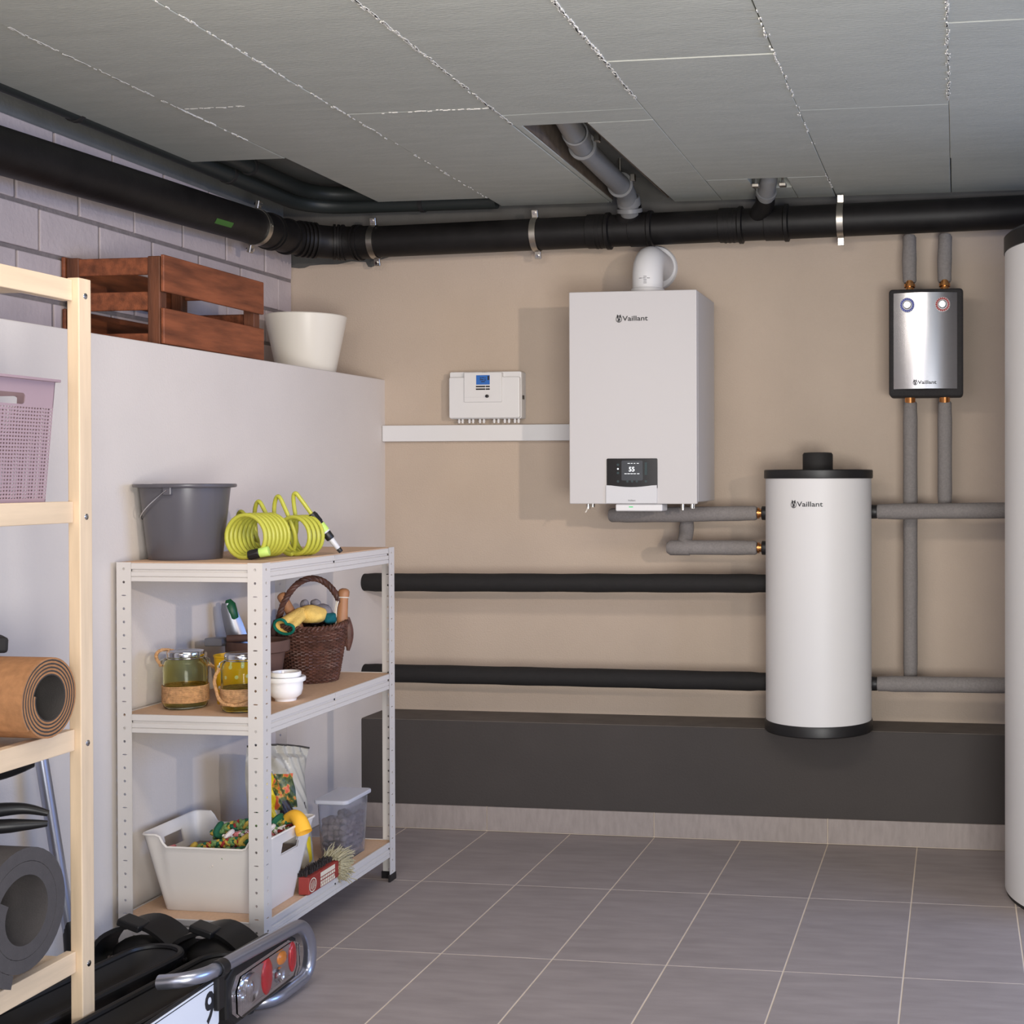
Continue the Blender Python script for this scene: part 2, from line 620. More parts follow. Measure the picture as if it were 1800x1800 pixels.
# ceiling: concrete slab with insulation panels below it
bm = BM()
box(bm, -1.1, XR + 0.2, YN, 0.4, 2.32, 2.5)
ceil = struct('ceiling', bm, M_SLAB, 'grey insulation boards fixed under a concrete slab')
PZ0, PZ1 = 2.22, 2.316
cols = [(-0.765, -0.40), (-0.40, 0.01), (0.01, 0.415), (0.415, 0.814), (0.814, 1.216), (1.216, 1.612),
        (1.612, 2.012), (2.012, 2.412), (2.412, 2.812), (2.812, 3.212), (3.212, 3.612), (3.612, 4.28)]
rows = [[-0.665, -1.95, -3.2, -4.5, -5.9], [0.0, -1.235, -2.48, -3.7, -4.9, -5.9], [0.13, -1.117, -2.36, -3.6, -4.8, -5.9],
        None, [0.15, -0.17, -1.457, -2.7, -3.9, -5.1, -5.9], [0.15, -0.967, -2.2, -3.4, -4.6, -5.9],
        [0.16, -0.36, -1.61, -2.85, -4.1, -5.9], [0.16, -0.9, -2.1, -3.3, -4.5, -5.9], [0.16, -1.3, -2.5, -3.7, -5.9],
        [0.16, -0.7, -1.9, -3.1, -4.3, -5.9], [0.16, -1.1, -2.3, -3.5, -5.9], [0.16, -1.1, -2.3, -3.5, -5.9]]


def panel(pts):
    bm = BM()
    z = PZ0 + random.uniform(-0.0015, 0.0015)
    prism(bm, pts, 2, z, PZ1, 0.0018)
    part('panel', bm, M_PANEL, ceil)


def jit():
    return random.uniform(-0.002, 0.002)


for (x0, x1), rw in zip(cols, rows):
    if rw is None:
        g = 0.0014
        panel([(0.416, 0.15), (0.43, 0.1), (0.436, -0.925), (0.416, -0.925)])
        panel([(0.626, -0.93), (0.8126, -0.938), (0.8126, -0.30), (0.636, -0.29)])
        panel([(0.636, -0.292), (0.8126, -0.302), (0.8126, 0.15), (0.645, 0.15)])
        panel([(0.416, -0.929), (0.8126, -0.941), (0.8126, -1.055), (0.416, -1.04)])
        for x, xo_ in ((0.437, 0.004), (0.6235, -0.004)):  # thin brown lining on both sides of the slot, darker than the boards
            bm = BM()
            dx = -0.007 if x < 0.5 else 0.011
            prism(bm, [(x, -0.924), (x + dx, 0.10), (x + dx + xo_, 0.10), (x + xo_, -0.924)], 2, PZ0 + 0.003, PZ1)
            part('slot_lining', bm, mat('brown_lining', sr(92, 80, 70), 0.95, var=0.2, vscale=30, bump=0.4), ceil, 'thin brown lining along the ceiling slot')
        ys = [-1.045, -2.29, -3.5, -4.7, -5.9]
        for a, b_ in zip(ys, ys[1:]):
            panel([(x0 + g, a - g), (x1 - g, a - 0.012), (x1 - g, b_ + g - 0.012), (x0 + g, b_ + g)])
        continue
    for a, b_ in zip(rw, rw[1:]):
        g = 0.0012
        if x0 == 0.814 and a == 0.15:      # board with a small notch for the stub pipe
            panel([(x0 + g, a), (0.955, a), (0.955, b_ + g), (x0 + g, b_ + g)])
            panel([(1.085, a), (x1 - g, a), (x1 - g, b_ + g), (1.085, b_ + g)])
            panel([(0.957, 0.15), (1.083, 0.15), (1.083, -0.02), (0.957, -0.02)])
            continue
        panel([(x0 + g + jit(), a - g), (x1 - g + jit(), a - g), (x1 - g + jit(), b_ + g), (x0 + g + jit(), b_ + g)])
# crumbly pale filler squeezed out along some of the joints
bm = BM()
for xj, ya, yb, dens in [(-0.40, -1.9, -0.9, 60), (0.01, -2.0, -0.9, 40), (0.415, -1.95, -0.95, 110), (0.814, -1.95, -1.15, 110),
                         (1.216, -1.9, -0.6, 30), (1.612, -1.8, -1.0, 50), (1.216, -0.25, 0.0, 8), (0.01, -0.9, 0.0, 14)]:
    for i in range(dens * 2):
        yy = random.uniform(ya, yb)
        s = random.uniform(0.001, 0.0036)
        l = random.uniform(0.006, 0.02)
        xx = xj + random.gauss(0, 0.0025)
        box(bm, xx - s / 2, xx + s / 2, yy, yy + l, PZ0 - 0.0022, PZ0 + 0.002)
for xa, xb, yj, dens in [(-0.40, -0.2, -1.235, 18), (0.2, 0.41, -1.117, 22), (0.05, 0.2, -1.117, 5)]:
    for i in range(dens):
        xx = random.uniform(xa, xb)
        l = random.uniform(0.006, 0.016)
        yy = yj + random.gauss(0, 0.0025)
        box(bm, xx, xx + l, yy - 0.0015, yy + 0.0015, PZ0 - 0.0022, PZ0 + 0.002)
part('joint_filler', bm, M_JOINT, ceil, 'crumbs of pale filler along the board joints', 'stuff')


# ------------------------------------------------------------------ drain pipes under the ceiling
def ring_band(bm, c, d, r, w_, th=0.003, n=40):
    """flat strap around a pipe: c centre, d pipe direction"""
    d = Vector(d).normalized()
    q = d.to_track_quat('Z', 'Y').to_matrix()
    lathe(bm, [(r, -w_ / 2), (r + th, -w_ / 2), (r + th, w_ / 2), (r, w_ / 2), (r, -w_ / 2)], n, c, cap=False, mtx=q)
    return bm


def strap_clamp(parent, c, d, r, rod_to=None, bolt_dir=(0, 0, 1)):
    bm = BM()
    ring_band(bm, c, d, r, 0.022)
    c, d = Vector(c), Vector(d).normalized()
    out = Vector(bolt_dir).normalized()
    side = d.cross(out)
    for s in (1, -1):
        p = c + out * s * (r + 0.014)
        mt = Matrix((side, d, out)).transposed().to_4x4()
        mt.translation = p
        box(bm, -0.006, 0.006, -0.011, 0.011, -0.014, 0.014, 0.001, mtx=mt)
    o = part('pipe_clamp', bm, M_STEEL, parent, 'zinc pipe clamp')
    bm = BM()
    for s in (1, -1):
        p = c + out * s * (r + 0.017)
        cyl(bm, p - side * 0.013, p + side * 0.013, 0.006, 6)
    pieces('bolt', bm, M_CHROME, o)
    return o


RP = 0.056
soil = thing('soil_pipe', 'thick black drain pipe running under the ceiling along both walls', 'pipe', (0, 0.1, 2.1))
pz = lambda x: 2.1055 + 0.0165 * x
lz = lambda yq: 2.098 + 0.029 * (yq + 0.1)
bm = BM()
cyl(bm, (-0.5, 0.1, pz(-0.5)), (2.6, 0.1, pz(2.6)), RP, 40)
part('back_run', bm, M_BLACKPIPE, soil)
bm = BM()
cyl(bm, (-0.72, -0.16, lz(-0.16)), (-0.72, -2.6, lz(-2.6)), RP + 0.004, 40)
lr = part('left_run', bm, M_BLACKPIPE, soil)
bm = BM()     # green sticker wrapped on the pipe skin
for i in range(6):
    a0, a1 = -0.42 - i * 0.05, -0.47 - i * 0.05
    R_ = RP + 0.0046
    q = [(-0.72 + R_ * math.cos(a), yy, lz(yy) + R_ * math.sin(a)) for yy, a in ((-0.60, a0), (-0.50, a0), (-0.50, a1), (-0.60, a1))]
    bm.faces.new([bm.verts.new(p) for p in q])
part('sticker', bm, M_GREENS, lr, 'small green sticker')
bm = BM()
pth = fillet([(-0.72, -0.2, lz(-0.2)), (-0.715, -0.03, 2.098), (-0.60, 0.097, 2.096), (-0.46, 0.1, pz(-0.46))], 0.07, 8)
tube(bm, pth, RP + 0.003, 32)
el = part('elbow', bm, M_BLACKPIPE, soil)
for c, d in [((-0.72, -0.175, 2.096), (0, 1, 0)), ((-0.72, -0.155, 2.096), (0, 1, 0)), ((-0.713, -0.06, 2.097), (0.12, 1, 0)),
             ((-0.69, -0.012, 2.097), (0.55, 0.8, 0)), ((-0.678, 0.004, 2.097), (0.62, 0.75, 0)), ((-0.666, 0.018, 2.097), (0.66, 0.7, 0)),
             ((-0.654, 0.032, 2.097), (0.7, 0.68, 0)), ((-0.60, 0.078, 2.097), (0.85, 0.45, 0)), ((-0.585, 0.084, 2.097), (0.9, 0.35, 0)),
             ((-0.57, 0.089, 2.097), (0.95, 0.25, 0)), ((-0.51, 0.1, 2.097), (1, 0, 0)), ((-0.525, 0.1, 2.097), (1, 0, 0))]:
    bm = BM()
    ring_band(bm, c, d, RP + 0.001, 0.008, 0.0075)
    part('rib', bm, M_BLACKPIPE, el)


def coupling(x, wd=0.03):
    bm = BM()
    lathe(bm, [(RP, -wd - 0.04), (RP + 0.004, -wd - 0.038), (RP + 0.004, -0.004), (RP + 0.009, 0.0), (RP + 0.009, 0.012), (RP, 0.016)],
          40, (x, 0.1, pz(x)), 'x')
    part('coupling', bm, M_BLACKPIPE, soil)


for x in (0.412, 0.565, 0.885, 1.045):
    coupling(x)
for x in (0.375, 0.388, 0.85, 0.865, 0.835):
    bm = BM()
    ring_band(bm, (x, 0.1, pz(x)), (1, 0, 0), RP + 0.001, 0.006, 0.004)
    part('rib', bm, M_BLACKPIPE, soil)
bm = BM()
tube(bm, fillet([(0.46, 0.1, 2.115), (0.505, 0.065, 2.165), (0.507, 0.045, 2.19)], 0.04), 0.04, 28)
part('branch_socket', bm, M_BLACKPIPE, soil)
bm = BM()
tube(bm, fillet([(0.93, 0.1, 2.12), (0.985, 0.03, 2.175), (0.99, 0.0, 2.195)], 0.04), 0.033, 28)
part('branch_socket', bm, M_BLACKPIPE, soil)
for x in (-0.453, 0.153, 1.238):
    strap_clamp(soil, (x, 0.1, pz(x)), (1, 0, 0), RP + 0.002, bolt_dir=(0, -0.25, 1) if x < 1 else (0, -0.1, 1))
strap_clamp(soil, (-0.72, -0.27, lz(-0.27)), (0, 1, 0), RP + 0.005, bolt_dir=(0.2, 0, 1))
bm = BM()
for x in (-0.453, 0.153, 1.238):
    cyl(bm, (x, 0.15, pz(x)), (x, YW + 0.01, pz(x)), 0.005, 8)
pieces('wall_rod', bm, M_STEEL, soil)

waste = thing('waste_pipe', 'grey plastic waste pipe in the slot between ceiling boards', 'pipe', (0.51, -0.3, 2.24))
wp = fillet([(0.545, -1.0, 2.285), (0.505, -0.55, 2.248), (0.510, -0.02, 2.225), (0.506, 0.05, 2.165)], 0.06)
bm = BM()
tube(bm, wp, 0.034, 28)
part('tube', bm, M_GREYPIPE, waste)
for c, d, w_, th in [((0.517, -0.66, 2.257), (-0.09, 1, -0.08), 0.05, 0.005), ((0.508, -0.56, 2.249), (0, 1, -0.05), 0.012, 0.009),
                     ((0.510, -0.10, 2.229), (0, 1, -0.05), 0.012, 0.009), ((0.509, 0.02, 2.20), (0, 0.55, -0.8), 0.03, 0.006),
                     ((0.507, 0.042, 2.172), (0, 0.3, -0.9), 0.014, 0.010)]:
    bm = BM()
    ring_band(bm, c, d, 0.0345, w_, th)
    part('socket', bm, M_GREYPIPE, waste)
bm = BM()
for yy, zz in ((-0.56, 2.29), (-0.10, 2.27)):
    cyl(bm, (0.508, yy, zz), (0.508, yy, 2.325), 0.005, 8)
    box(bm, 0.545, 0.562, yy - 0.01, yy + 0.01, zz - 0.03, zz - 0.005, 0.002)
pieces('hanger', bm, M_STEEL, waste)
stub = thing('stub_pipe', 'short grey pipe stub dropping from the ceiling into the black drain', 'pipe', (1.01, -0.07, 2.2))
bm = BM()
tube(bm, fillet([(1.02, -0.12, 2.318), (1.02, -0.11, 2.24), (0.992, -0.01, 2.192)], 0.05), 0.029, 24)
part('tube', bm, M_GREYPIPE, stub)
bm = BM()
ring_band(bm, (0.997, -0.03, 2.202), (-0.25, 0.9, -0.45), 0.029, 0.014, 0.006)
part('socket', bm, M_GREYPIPE, stub)
bm = BM()
for s in (-1, 1):
    box(bm, 1.02 + s * 0.045 - 0.012, 1.02 + s * 0.045 + 0.012, -0.135, -0.11, 2.2, 2.212, 0.002)
    cyl(bm, (1.02 + s * 0.045, -0.122, 2.205), (1.02 + s * 0.045, -0.122, 2.325), 0.004, 8)
pieces('bracket', bm, M_STEEL, stub)

# two dark conduits in the gap between boards and walls
for nm, lab, dx, z, r in (('conduit', 'dark conduit curving round the ceiling corner, inner one nearer the boards', 0.0, 2.262, 0.026),
                          ('conduit', 'dark conduit curving round the ceiling corner, outer one nearest the walls', 0.075, 2.240, 0.030)):
    t = thing(nm, lab, 'conduit', (-0.7, 0, z))
    bm = BM()
    tube(bm, fillet([(-0.655 - dx, -2.4, z), (-0.655 - dx, 0.055 + dx, z), (-0.004, 0.055 + dx, z)], 0.17, 10), r, 20)
    part('tube', bm, M_DARKPIPE, t)
    for px_, py_ in ((-0.655 - dx, -0.42), (-0.655 - dx, -1.2)):
        bm = BM()
        ring_band(bm, (px_, py_, z), (0, 1, 0), r, 0.014, 0.004, 24)
        cyl(bm, (px_, py_, z), (px_, py_, 2.325), 0.005, 8)
        part('pipe_clip', bm, M_BLACKM, t)
    bm = BM()
    ring_band(bm, (-0.36 + dx, 0.055 + dx, z), (1, 0, 0), r, 0.014, 0.004, 24)
    cyl(bm, (-0.36 + dx, 0.055 + dx, z), (-0.36 + dx, 0.055 + dx, 2.325), 0.005, 8)
    part('pipe_clip', bm, M_BLACKM, t)


# ------------------------------------------------------------------ writing on the appliances
def emblem_bm(s):
    """egg-shaped ring with long ears and a small head inside, in the x-z plane, size about s"""
    bm = BM()

    def band(pts_o, pts_i):
        n = len(pts_o)
        A = [bm.verts.new((p[0], 0, p[1])) for p in pts_o]
        Bv = [bm.verts.new((p[0], 0, p[1])) for p in pts_i]
        for i in range(n):
            bm.faces.new((A[i], A[(i + 1) % n], Bv[(i + 1) % n], Bv[i]))
    n = 28
    ang = [2 * PI * i / n for i in range(n)]
    band([(0.44 * s * math.cos(a), 0.5 * s * math.sin(a) - 0.04 * s) for a in ang],
         [(0.36 * s * math.cos(a), 0.42 * s * math.sin(a) - 0.04 * s) for a in ang])

    def poly(pts):
        bm.faces.new([bm.verts.new((x * s, 0.0, z * s)) for x, z in pts])
    poly([(-0.22, -0.02), (-0.30, 0.46), (-0.22, 0.62), (-0.06, 0.40), (-0.04, 0.12)])
    poly([(0.04, 0.12), (0.06, 0.40), (0.22, 0.62), (0.30, 0.46), (0.20, 0.04)])
    poly([(-0.16, -0.05), (-0.02, 0.09), (0.17, 0.0), (0.20, -0.16), (0.05, -0.28), (-0.12, -0.22)])
    poly([(-0.26, -0.26), (-0.15, -0.20), (0.02, -0.32), (0.22, -0.24), (0.12, -0.40), (-0.10, -0.42)])
    return bm


def brand(parent, cx, cz, wd, place):
    """logo and word; place(u, v) gives the point on the surface"""
    h = wd * 0.19
    e = emblem_bm(h * 1.15)
    mapv(e, lambda c: place(c.x - wd * 0.41, c.z))
    part('emblem', e, M_PRINT, parent, 'small dark round emblem')
    t = text_bm('Vaillant', h * 1.12, 0.0003)
    xs = [v.co.x for v in t.verts]
    k = wd * 0.80 / (max(xs) - min(xs))
    mapv(t, lambda c: place(c.x * k + wd * 0.10, c.y))
    part('lettering', t, M_PRINT, parent, 'dark lettering')


# ------------------------------------------------------------------ wall-hung boiler
boil = thing('wall_boiler', 'large white wall-hung gas boiler with dark display, beside the low wall', 'boiler', (0.568, 0.0, 1.154))
BX0, BX1, BZ0, BZ1, BYF, BYB = 0.351, 0.785, 1.154, 1.861, -0.175, 0.155
bm = BM()
box(bm, BX0, BX1, BYF + 0.022, BYB, BZ0 + 0.006, BZ1, 0.003)
casing = part('casing', bm, M_WHITE, boil)
bm = BM()
prism(bm, rrect(BX0, BX1, BZ0, BZ1, 0.004, 3), 1, BYF, BYF + 0.0215, 0.003)
fp = part('front_panel', bm, M_WHITE, boil)
bm = BM()
box(bm, BX0 + 0.05, BX1 - 0.05, BYB - 0.01, YW, BZ1 - 0.16, BZ1 - 0.06)
box(bm, BX0 + 0.05, BX1 - 0.05, BYB - 0.01, YW, BZ0 + 0.06, BZ0 + 0.16)
pieces('wall_bracket', bm, M_STEEL, boil)
brand(fp, 0.567, 1.769, 0.108, lambda u, v: (0.567 + u, BYF - 0.0012, 1.769 + v))
bm = BM()
prism(bm, rrect(0.480, 0.6525, 1.205, 1.305, 0.004), 1, BYF - 0.004, BYF + 0.004, 0.001)
disp = part('display', bm, M_GLASSBLK, boil, 'glossy black control display')
bm = BM()
prism(bm, rrect(0.531, 0.603, 1.232, 1.298, 0.004), 1, BYF - 0.0046, BYF - 0.003)
part('screen', bm, M_LCD, disp)
t = text_bm('55', 0.021, 0.0004)
mapv(t, lambda c: (0.566 + c.x, BYF - 0.0052, 1.2685 + c.y))
part('digits', t, M_DIGIT, disp)
bm = BM()
for i, (a, b_) in enumerate(((0.541, 0.549), (0.551, 0.560), (0.562, 0.570), (0.572, 0.580), (0.584, 0.592))):
    box(bm, a, b_, BYF - 0.0053, BYF - 0.0046, 1.2535, 1.2552)
for a, b_ in ((0.552, 0.560), (0.563, 0.569), (0.573, 0.578), (0.583, 0.590)):
    box(bm, a, b_, BYF - 0.0053, BYF - 0.0046, 1.288, 1.2895)
cyl(bm, (0.519, BYF - 0.0046, 1.2705), (0.519, BYF - 0.0056, 1.2705), 0.0028, 12)
pieces('caption', bm, M_DIGIT, disp)
bm = BM()
for x, z in ((0.519, 1.284), (0.519, 1.257), (0.519, 1.229), (0.551, 1.229), (0.567, 1.229), (0.583, 1.229), (0.614, 1.229)):
    cyl(bm, (x, BYF - 0.0042, z), (x, BYF - 0.0050, z), 0.0042, 14)
box(bm, 0.610, 0.618, BYF - 0.005, BYF - 0.004, 1.250, 1.292)
pieces('touch_key', bm, mat('dim_keys', sr(38, 56, 58), 0.4), disp)
# light grey flap below the display, upper edge sags in the middle
bm = BM()
pts = [(0.478, 1.156), (0.651, 1.156), (0.651, 1.2165)]
for i in range(9):
    u = i / 8
    pts.append((0.634 - u * 0.139, 1.2155 - 0.0055 * math.sin(PI * u)))
pts.append((0.478, 1.2165))
prism(bm, pts, 1, BYF - 0.0062, BYF + 0.003, 0.0008)
flap = part('flap', bm, M_LGREY, boil)
t = text_bm('Vaillant', 0.0075, 0.0)
mapv(t, lambda c: (0.566 + c.x * 1.15, BYF - 0.0070, 1.1655 + c.y))
part('lettering', t, M_PRINT, flap)
bm = BM()
box(bm, 0.507, 0.666, BYF + 0.008, BYF + 0.09, 1.130, 1.1535, 0.003)
mod = part('network_module', bm, M_WPLAST, boil)
bm = BM()
box(bm, 0.553, 0.567, BYF + 0.0072, BYF + 0.0085, 1.1425, 1.1455)
part('status_light', bm, M_GLED, mod)
bm = BM()
for x, yy, l in ((0.395, -0.10, 0.018), (0.411, -0.10, 0.012), (0.722, -0.10, 0.022), (0.754, -0.10, 0.016), (0.736, 0.02, 0.02)):
    cyl(bm, (x, yy, BZ0 + 0.008), (x, yy, BZ0 - l), 0.007, 12)
pieces('valve_stub', bm, M_STEEL, boil)
bm = BM()
tube(bm, fillet([(0.395, -0.1, 1.15), (0.393, -0.112, 1.13), (0.390, -0.118, 1.124)], 0.01), 0.0022, 8)
part('wire_end', bm, M_CORD, boil)

flue = thing('flue_pipe', 'white flue elbow with round wall collar on top of the boiler', 'flue', (0.57, 0.0, 1.861))
bm = BM()
tube(bm, [(0.582, -0.005, 1.862), (0.582, -0.005, 1.875), (0.582, -0.005, 1.93)]
     + [(0.582, 0.058 - 0.063 * math.cos(a), 1.930 + 0.063 * math.sin(a)) for a in [PI / 2 * k / 10 for k in range(11)]]
     + [(0.582, 0.11, 1.993), (0.582, YW, 1.993)], 0.053, 36)
fe = part('elbow', bm, M_WPLAST, flue)
bm = BM()
lathe(bm, [(0.053, YW - 0.02), (0.076, YW - 0.019), (0.080, YW - 0.012), (0.080, YW), (0.053, YW)], 48, (0.565, 0, 1.992), 'y')
part('wall_collar', bm, M_WPLAST, flue)
bm = BM()
lathe(bm, [(0.0545, 0), (0.0575, 0.002), (0.0575, 0.022), (0.0545, 0.024)], 40, (0.582, -0.005, 1.866))
part('sleeve', bm, M_WPLAST, flue)
bm = BM()
for i in range(5):
    zz = 1.925 - i * 0.0055
    wv = 0.022 if i == 1 else 0.007
    for u0 in ([-0.02, -0.006, 0.008] if i == 1 else [-0.003]):
        a0 = -PI / 2 + u0 / 0.0535
        a1 = a0 + 0.011 / 0.0535
        q = [(0.582 + 0.0536 * math.cos(a), -0.005 + 0.0536 * math.sin(a), z) for a, z in ((a0, zz), (a1, zz), (a1, zz + 0.0016), (a0, zz + 0.0016))]
        bm.faces.new([bm.verts.new(p) for p in q])
part('printed_marks', bm, M_PRINT, fe)

# ------------------------------------------------------------------ control box and cable duct
cb = thing('control_box', 'small white control box with blue screen above the cable duct', 'controller', (-0.056, YW, 1.455))
bm = BM()
prism(bm, rrect(-0.191, 0.079, 1.456, 1.626, 0.006), 1, 0.148, YW, 0.002)
part('body', bm, M_WPLAST, cb)
bm = BM()
prism(bm, rrect(-0.189, 0.077, 1.458, 1.606, 0.006), 1, 0.134, 0.149, 0.003)
part('cover', bm, M_WPLAST, cb)
bm = BM()
prism(bm, rrect(-0.129, 0.012, 1.515, 1.622, 0.003), 1, 0.127, 0.15, 0.0015)
ins = part('control_insert', bm, M_WPLAST, cb)
bm = BM()
prism(bm, rrect(-0.083, -0.032, 1.578, 1.612, 0.001), 1, 0.1262, 0.1275)
scr = part('screen', bm, M_BLCD, ins, 'blue lit screen')
bm = BM()
for x0, x1, z in ((-0.069, -0.062, 1.600), (-0.060, -0.054, 1.601), (-0.051, -0.047, 1.600), (-0.069, -0.055, 1.594), (-0.052, -0.046, 1.593), (-0.064, -0.050, 1.587)):
    box(bm, x0, x1, 0.1255, 0.1263, z, z + 0.003)
box(bm, -0.040, -0.0335, 0.1255, 0.1263, 1.594, 1.609)
part('screen_text', bm, M_PRINT, scr)
bm = BM()
for z in (1.5685, 1.559):
    box(bm, -0.084, -0.049, 0.1255, 0.1275, z, z + 0.0052, 0.0006)
    box(bm, -0.047, -0.032, 0.1255, 0.1275, z, z + 0.0052, 0.0006)
pieces('button', bm, M_BLACK, ins)
bm = BM()
cyl(bm, (-0.041, 0.128, 1.536), (-0.041, 0.118, 1.536), 0.0056, 20, bev=0.001)
part('knob', bm, M_BLACK, ins)
bm = BM()
box(bm, -0.129, -0.052, 0.1263, 0.1272, 1.5325, 1.5333)
box(bm, -0.058, -0.046, 0.1263, 0.1272, 1.5365, 1.5373)
part('print_line', bm, M_LGREY, ins)
bm = BM()
box(bm, 0.0785, 0.0815, 0.16, 0.175, 1.526, 1.540)
part('side_button', bm, M_BLACK, cb)
t = text_bm('Vaillant', 0.007, 0.0)
mapv(t, lambda c: (-0.058 + c.x, 0.1472, 1.6235 + c.y * 0.7))
part('lettering', t, M_PRINT, cb)
for x in (-0.163, -0.150, -0.124, -0.110, -0.084, -0.069, -0.030, -0.014, 0.010, 0.026, 0.048, 0.062):
    bm = BM()
    lathe(bm, [(0.0045, 1.457), (0.0045, 1.450), (0.0056, 1.4495), (0.0056, 1.446), (0.004, 1.4455), (0.004, 1.4405)], 12, (x, 0.168, 0))
    part('cable_gland', bm, M_WPLAST, cb)
bm = BM()
x0 = PX(0.18) + 0.002
box(bm, x0, 0.40, 0.172, YW, 1.376, 1.435, 0.0015)
cd = solo('cable_duct', bm, M_WPLAST, (0.0, YW, 1.376), 'white rectangular cable duct on the wall left of the boiler', 'duct')

# ------------------------------------------------------------------ hot-water cylinder on the plinth
CX_, CY_, CR = 1.169, 0.004, 0.179
hw = thing('water_cylinder', 'slim white hot-water cylinder with black cap, standing on the dark plinth', 'water heater', (CX_, CY_, 0.386))
bm = BM()
lathe(bm, [(CR, 0.425), (CR, 1.243)], 96, (CX_, CY_, 0))
body = part('body', bm, M_WHITE2, hw)
bm = BM()
lathe(bm, [(CR - 0.01, 1.236), (CR + 0.004, 1.238), (CR + 0.005, 1.241), (CR + 0.005, 1.264), (CR + 0.002, 1.267), (0, 1.2675)], 96, (CX_, CY_, 0))
lid = part('lid', bm, M_BLACK, hw)
bm = BM()
lathe(bm, [(0.051, 1.266), (0.051, 1.318), (0.047, 1.324), (0.036, 1.325), (0, 1.325)], 40, (CX_, CY_ - 0.02, 0))
part('cap', bm, M_BLACKM, lid)
bm = BM()
lathe(bm, [(CR - 0.02, 0.386), (CR + 0.001, 0.388), (CR + 0.004, 0.392), (CR + 0.004, 0.420), (CR + 0.002, 0.426), (CR - 0.02, 0.427)], 96, (CX_, CY_, 0))
part('base_ring', bm, M_BLACK, hw)


def on_cyl(u, v):
    a = -PI / 2 + u / CR - 0.12
    return (CX_ + (CR + 0.0008) * math.cos(a), CY_ + (CR + 0.0008) * math.sin(a), 1.153 + v)


brand(body, 0, 0, 0.108, on_cyl)
for s, zs in ((-1, (1.119, 1.000)), (1, (1.125, 0.542))):
    for z in zs:
        bm = BM()
        xc = CX_ + s * (CR - 0.004)
        cyl(bm, (xc, 0.03, z), (xc + s * 0.022, 0.03, z), 0.024, 24, bev=0.002)
        part('port_collar', bm, M_BLACK, hw)

# big storage tank at the right edge
TX, TY, TR = 2.175, -0.44, 0.40
tank = thing('storage_tank', 'very tall white buffer tank with black lid standing on the tiles', 'tank', (TX, TY, 0))
bm = BM()
lathe(bm, [(TR, 0.012), (TR, 1.915)], 128, (TX, TY, 0))
part('body', bm, M_WHITE2, tank)
bm = BM()
lathe(bm, [(TR - 0.01, 1.905), (TR + 0.003, 1.91), (TR + 0.003, 1.955), (TR - 0.01, 1.966), (TR - 0.10, 1.972), (0, 1.973)], 128, (TX, TY, 0))
part('lid', bm, M_BLACK, tank)
bm = BM()
lathe(bm, [(TR - 0.03, 0.0), (TR - 0.004, 0.0), (TR - 0.002, 0.014), (TR - 0.03, 0.014)], 128, (TX, TY, 0))
part('base_ring', bm, M_BLACKM, tank)


# ------------------------------------------------------------------ insulated pipes
def foam_pipe(name, label, path, r, m, fil=0.05, group=None, fittings=()):
    t = thing(name, label, 'pipe', tuple(path[0]), group)
    pp = fillet(path, fil) if len(path) > 2 else [Vector(path[0]), Vector(path[1])]
    # seams and slight unevenness of the foam sleeves
    dense = []
    for a, b_ in zip(pp, pp[1:]):
        k = max(1, int((b_ - a).length / 0.03))
        for j in range(k):
            dense.append(a.lerp(b_, j / k))
    dense.append(pp[-1])
    n = len(dense)
    rad = [r * (1 + 0.018 * math.sin(i * 0.7) + random.uniform(-0.008, 0.008)) for i in range(n)]
    for e, f in ((0, 0.80), (1, 0.95), (n - 1, 0.80), (n - 2, 0.95)):
        rad[e] = r * f
    d0 = (dense[1] - dense[0]).normalized()
    d1 = (dense[-1] - dense[-2]).normalized()
    dense = [dense[0]] + [dense[0] + d0 * r * 0.25] + dense[1:-1] + [dense[-1] - d1 * r * 0.25] + [dense[-1]]
    rad = [rad[0], rad[1]] + rad[1:-1] + [rad[-2], rad[-1]]
    bm = BM()
    tube(bm, dense, r, 24, rad=rad)
    part('foam_sleeve', bm, m, t)
    for a, b_ in fittings:
        bm = BM()
        a, b_ = Vector(a), Vector(b_)
        d = b_ - a
        tube(bm, [a, a + d * 0.3, a + d * 0.3, a + d * 0.55, a + d * 0.55, b_], 0.014, 12, rad=[0.013, 0.013, 0.019, 0.019, 0.014, 0.014])
        part('brass_fitting', bm, M_BRASS, t, 'shiny brass fitting')
    return t


PY = 0.03
xl = CX_ - CR - 0.018
foam_pipe('heating_pipe', 'grey foam-wrapped pipe from under the boiler straight to the cylinder', [(0.53, 0.10, 1.150), (0.53, 0.10, 1.112), (0.43, PY + 0.03, 1.110), (0.60, PY, 1.112), (0.955, PY, 1.119)][2:], 0.026, M_GREYFOAM,
          fittings=[((0.952, PY, 1.119), (xl, PY, 1.119))])
foam_pipe('heating_pipe', 'grey foam-wrapped pipe bending down below the boiler, lower of the two to the cylinder',
          [(0.697, 0.095, 1.13), (0.697, 0.09, 1.05), (0.697, PY, 1.0), (0.955, PY, 1.0)], 0.0255, M_GREYFOAM, 0.03,
          fittings=[((0.952, PY, 1.0), (xl, PY, 1.0))])
bm = BM()
tube(bm, [(0.640, PY, 0.9985), (0.652, PY, 0.9985), (0.72, PY, 0.9985)], 0.026, 24, rad=[0.018, 0.0262, 0.0262])
foam = bpy.data.objects['heating_pipe.001']
part('end_cap', bm, M_GREYFOAM, foam)
xp = PX(PY) - 0.02
foam_pipe('black_pipe', 'black foam-wrapped pipe from the low wall to the cylinder, upper of the two', [(xp, PY, 0.868), (CX_ - CR + 0.001, PY, 0.878)], 0.0325, M_BLACKFOAM)
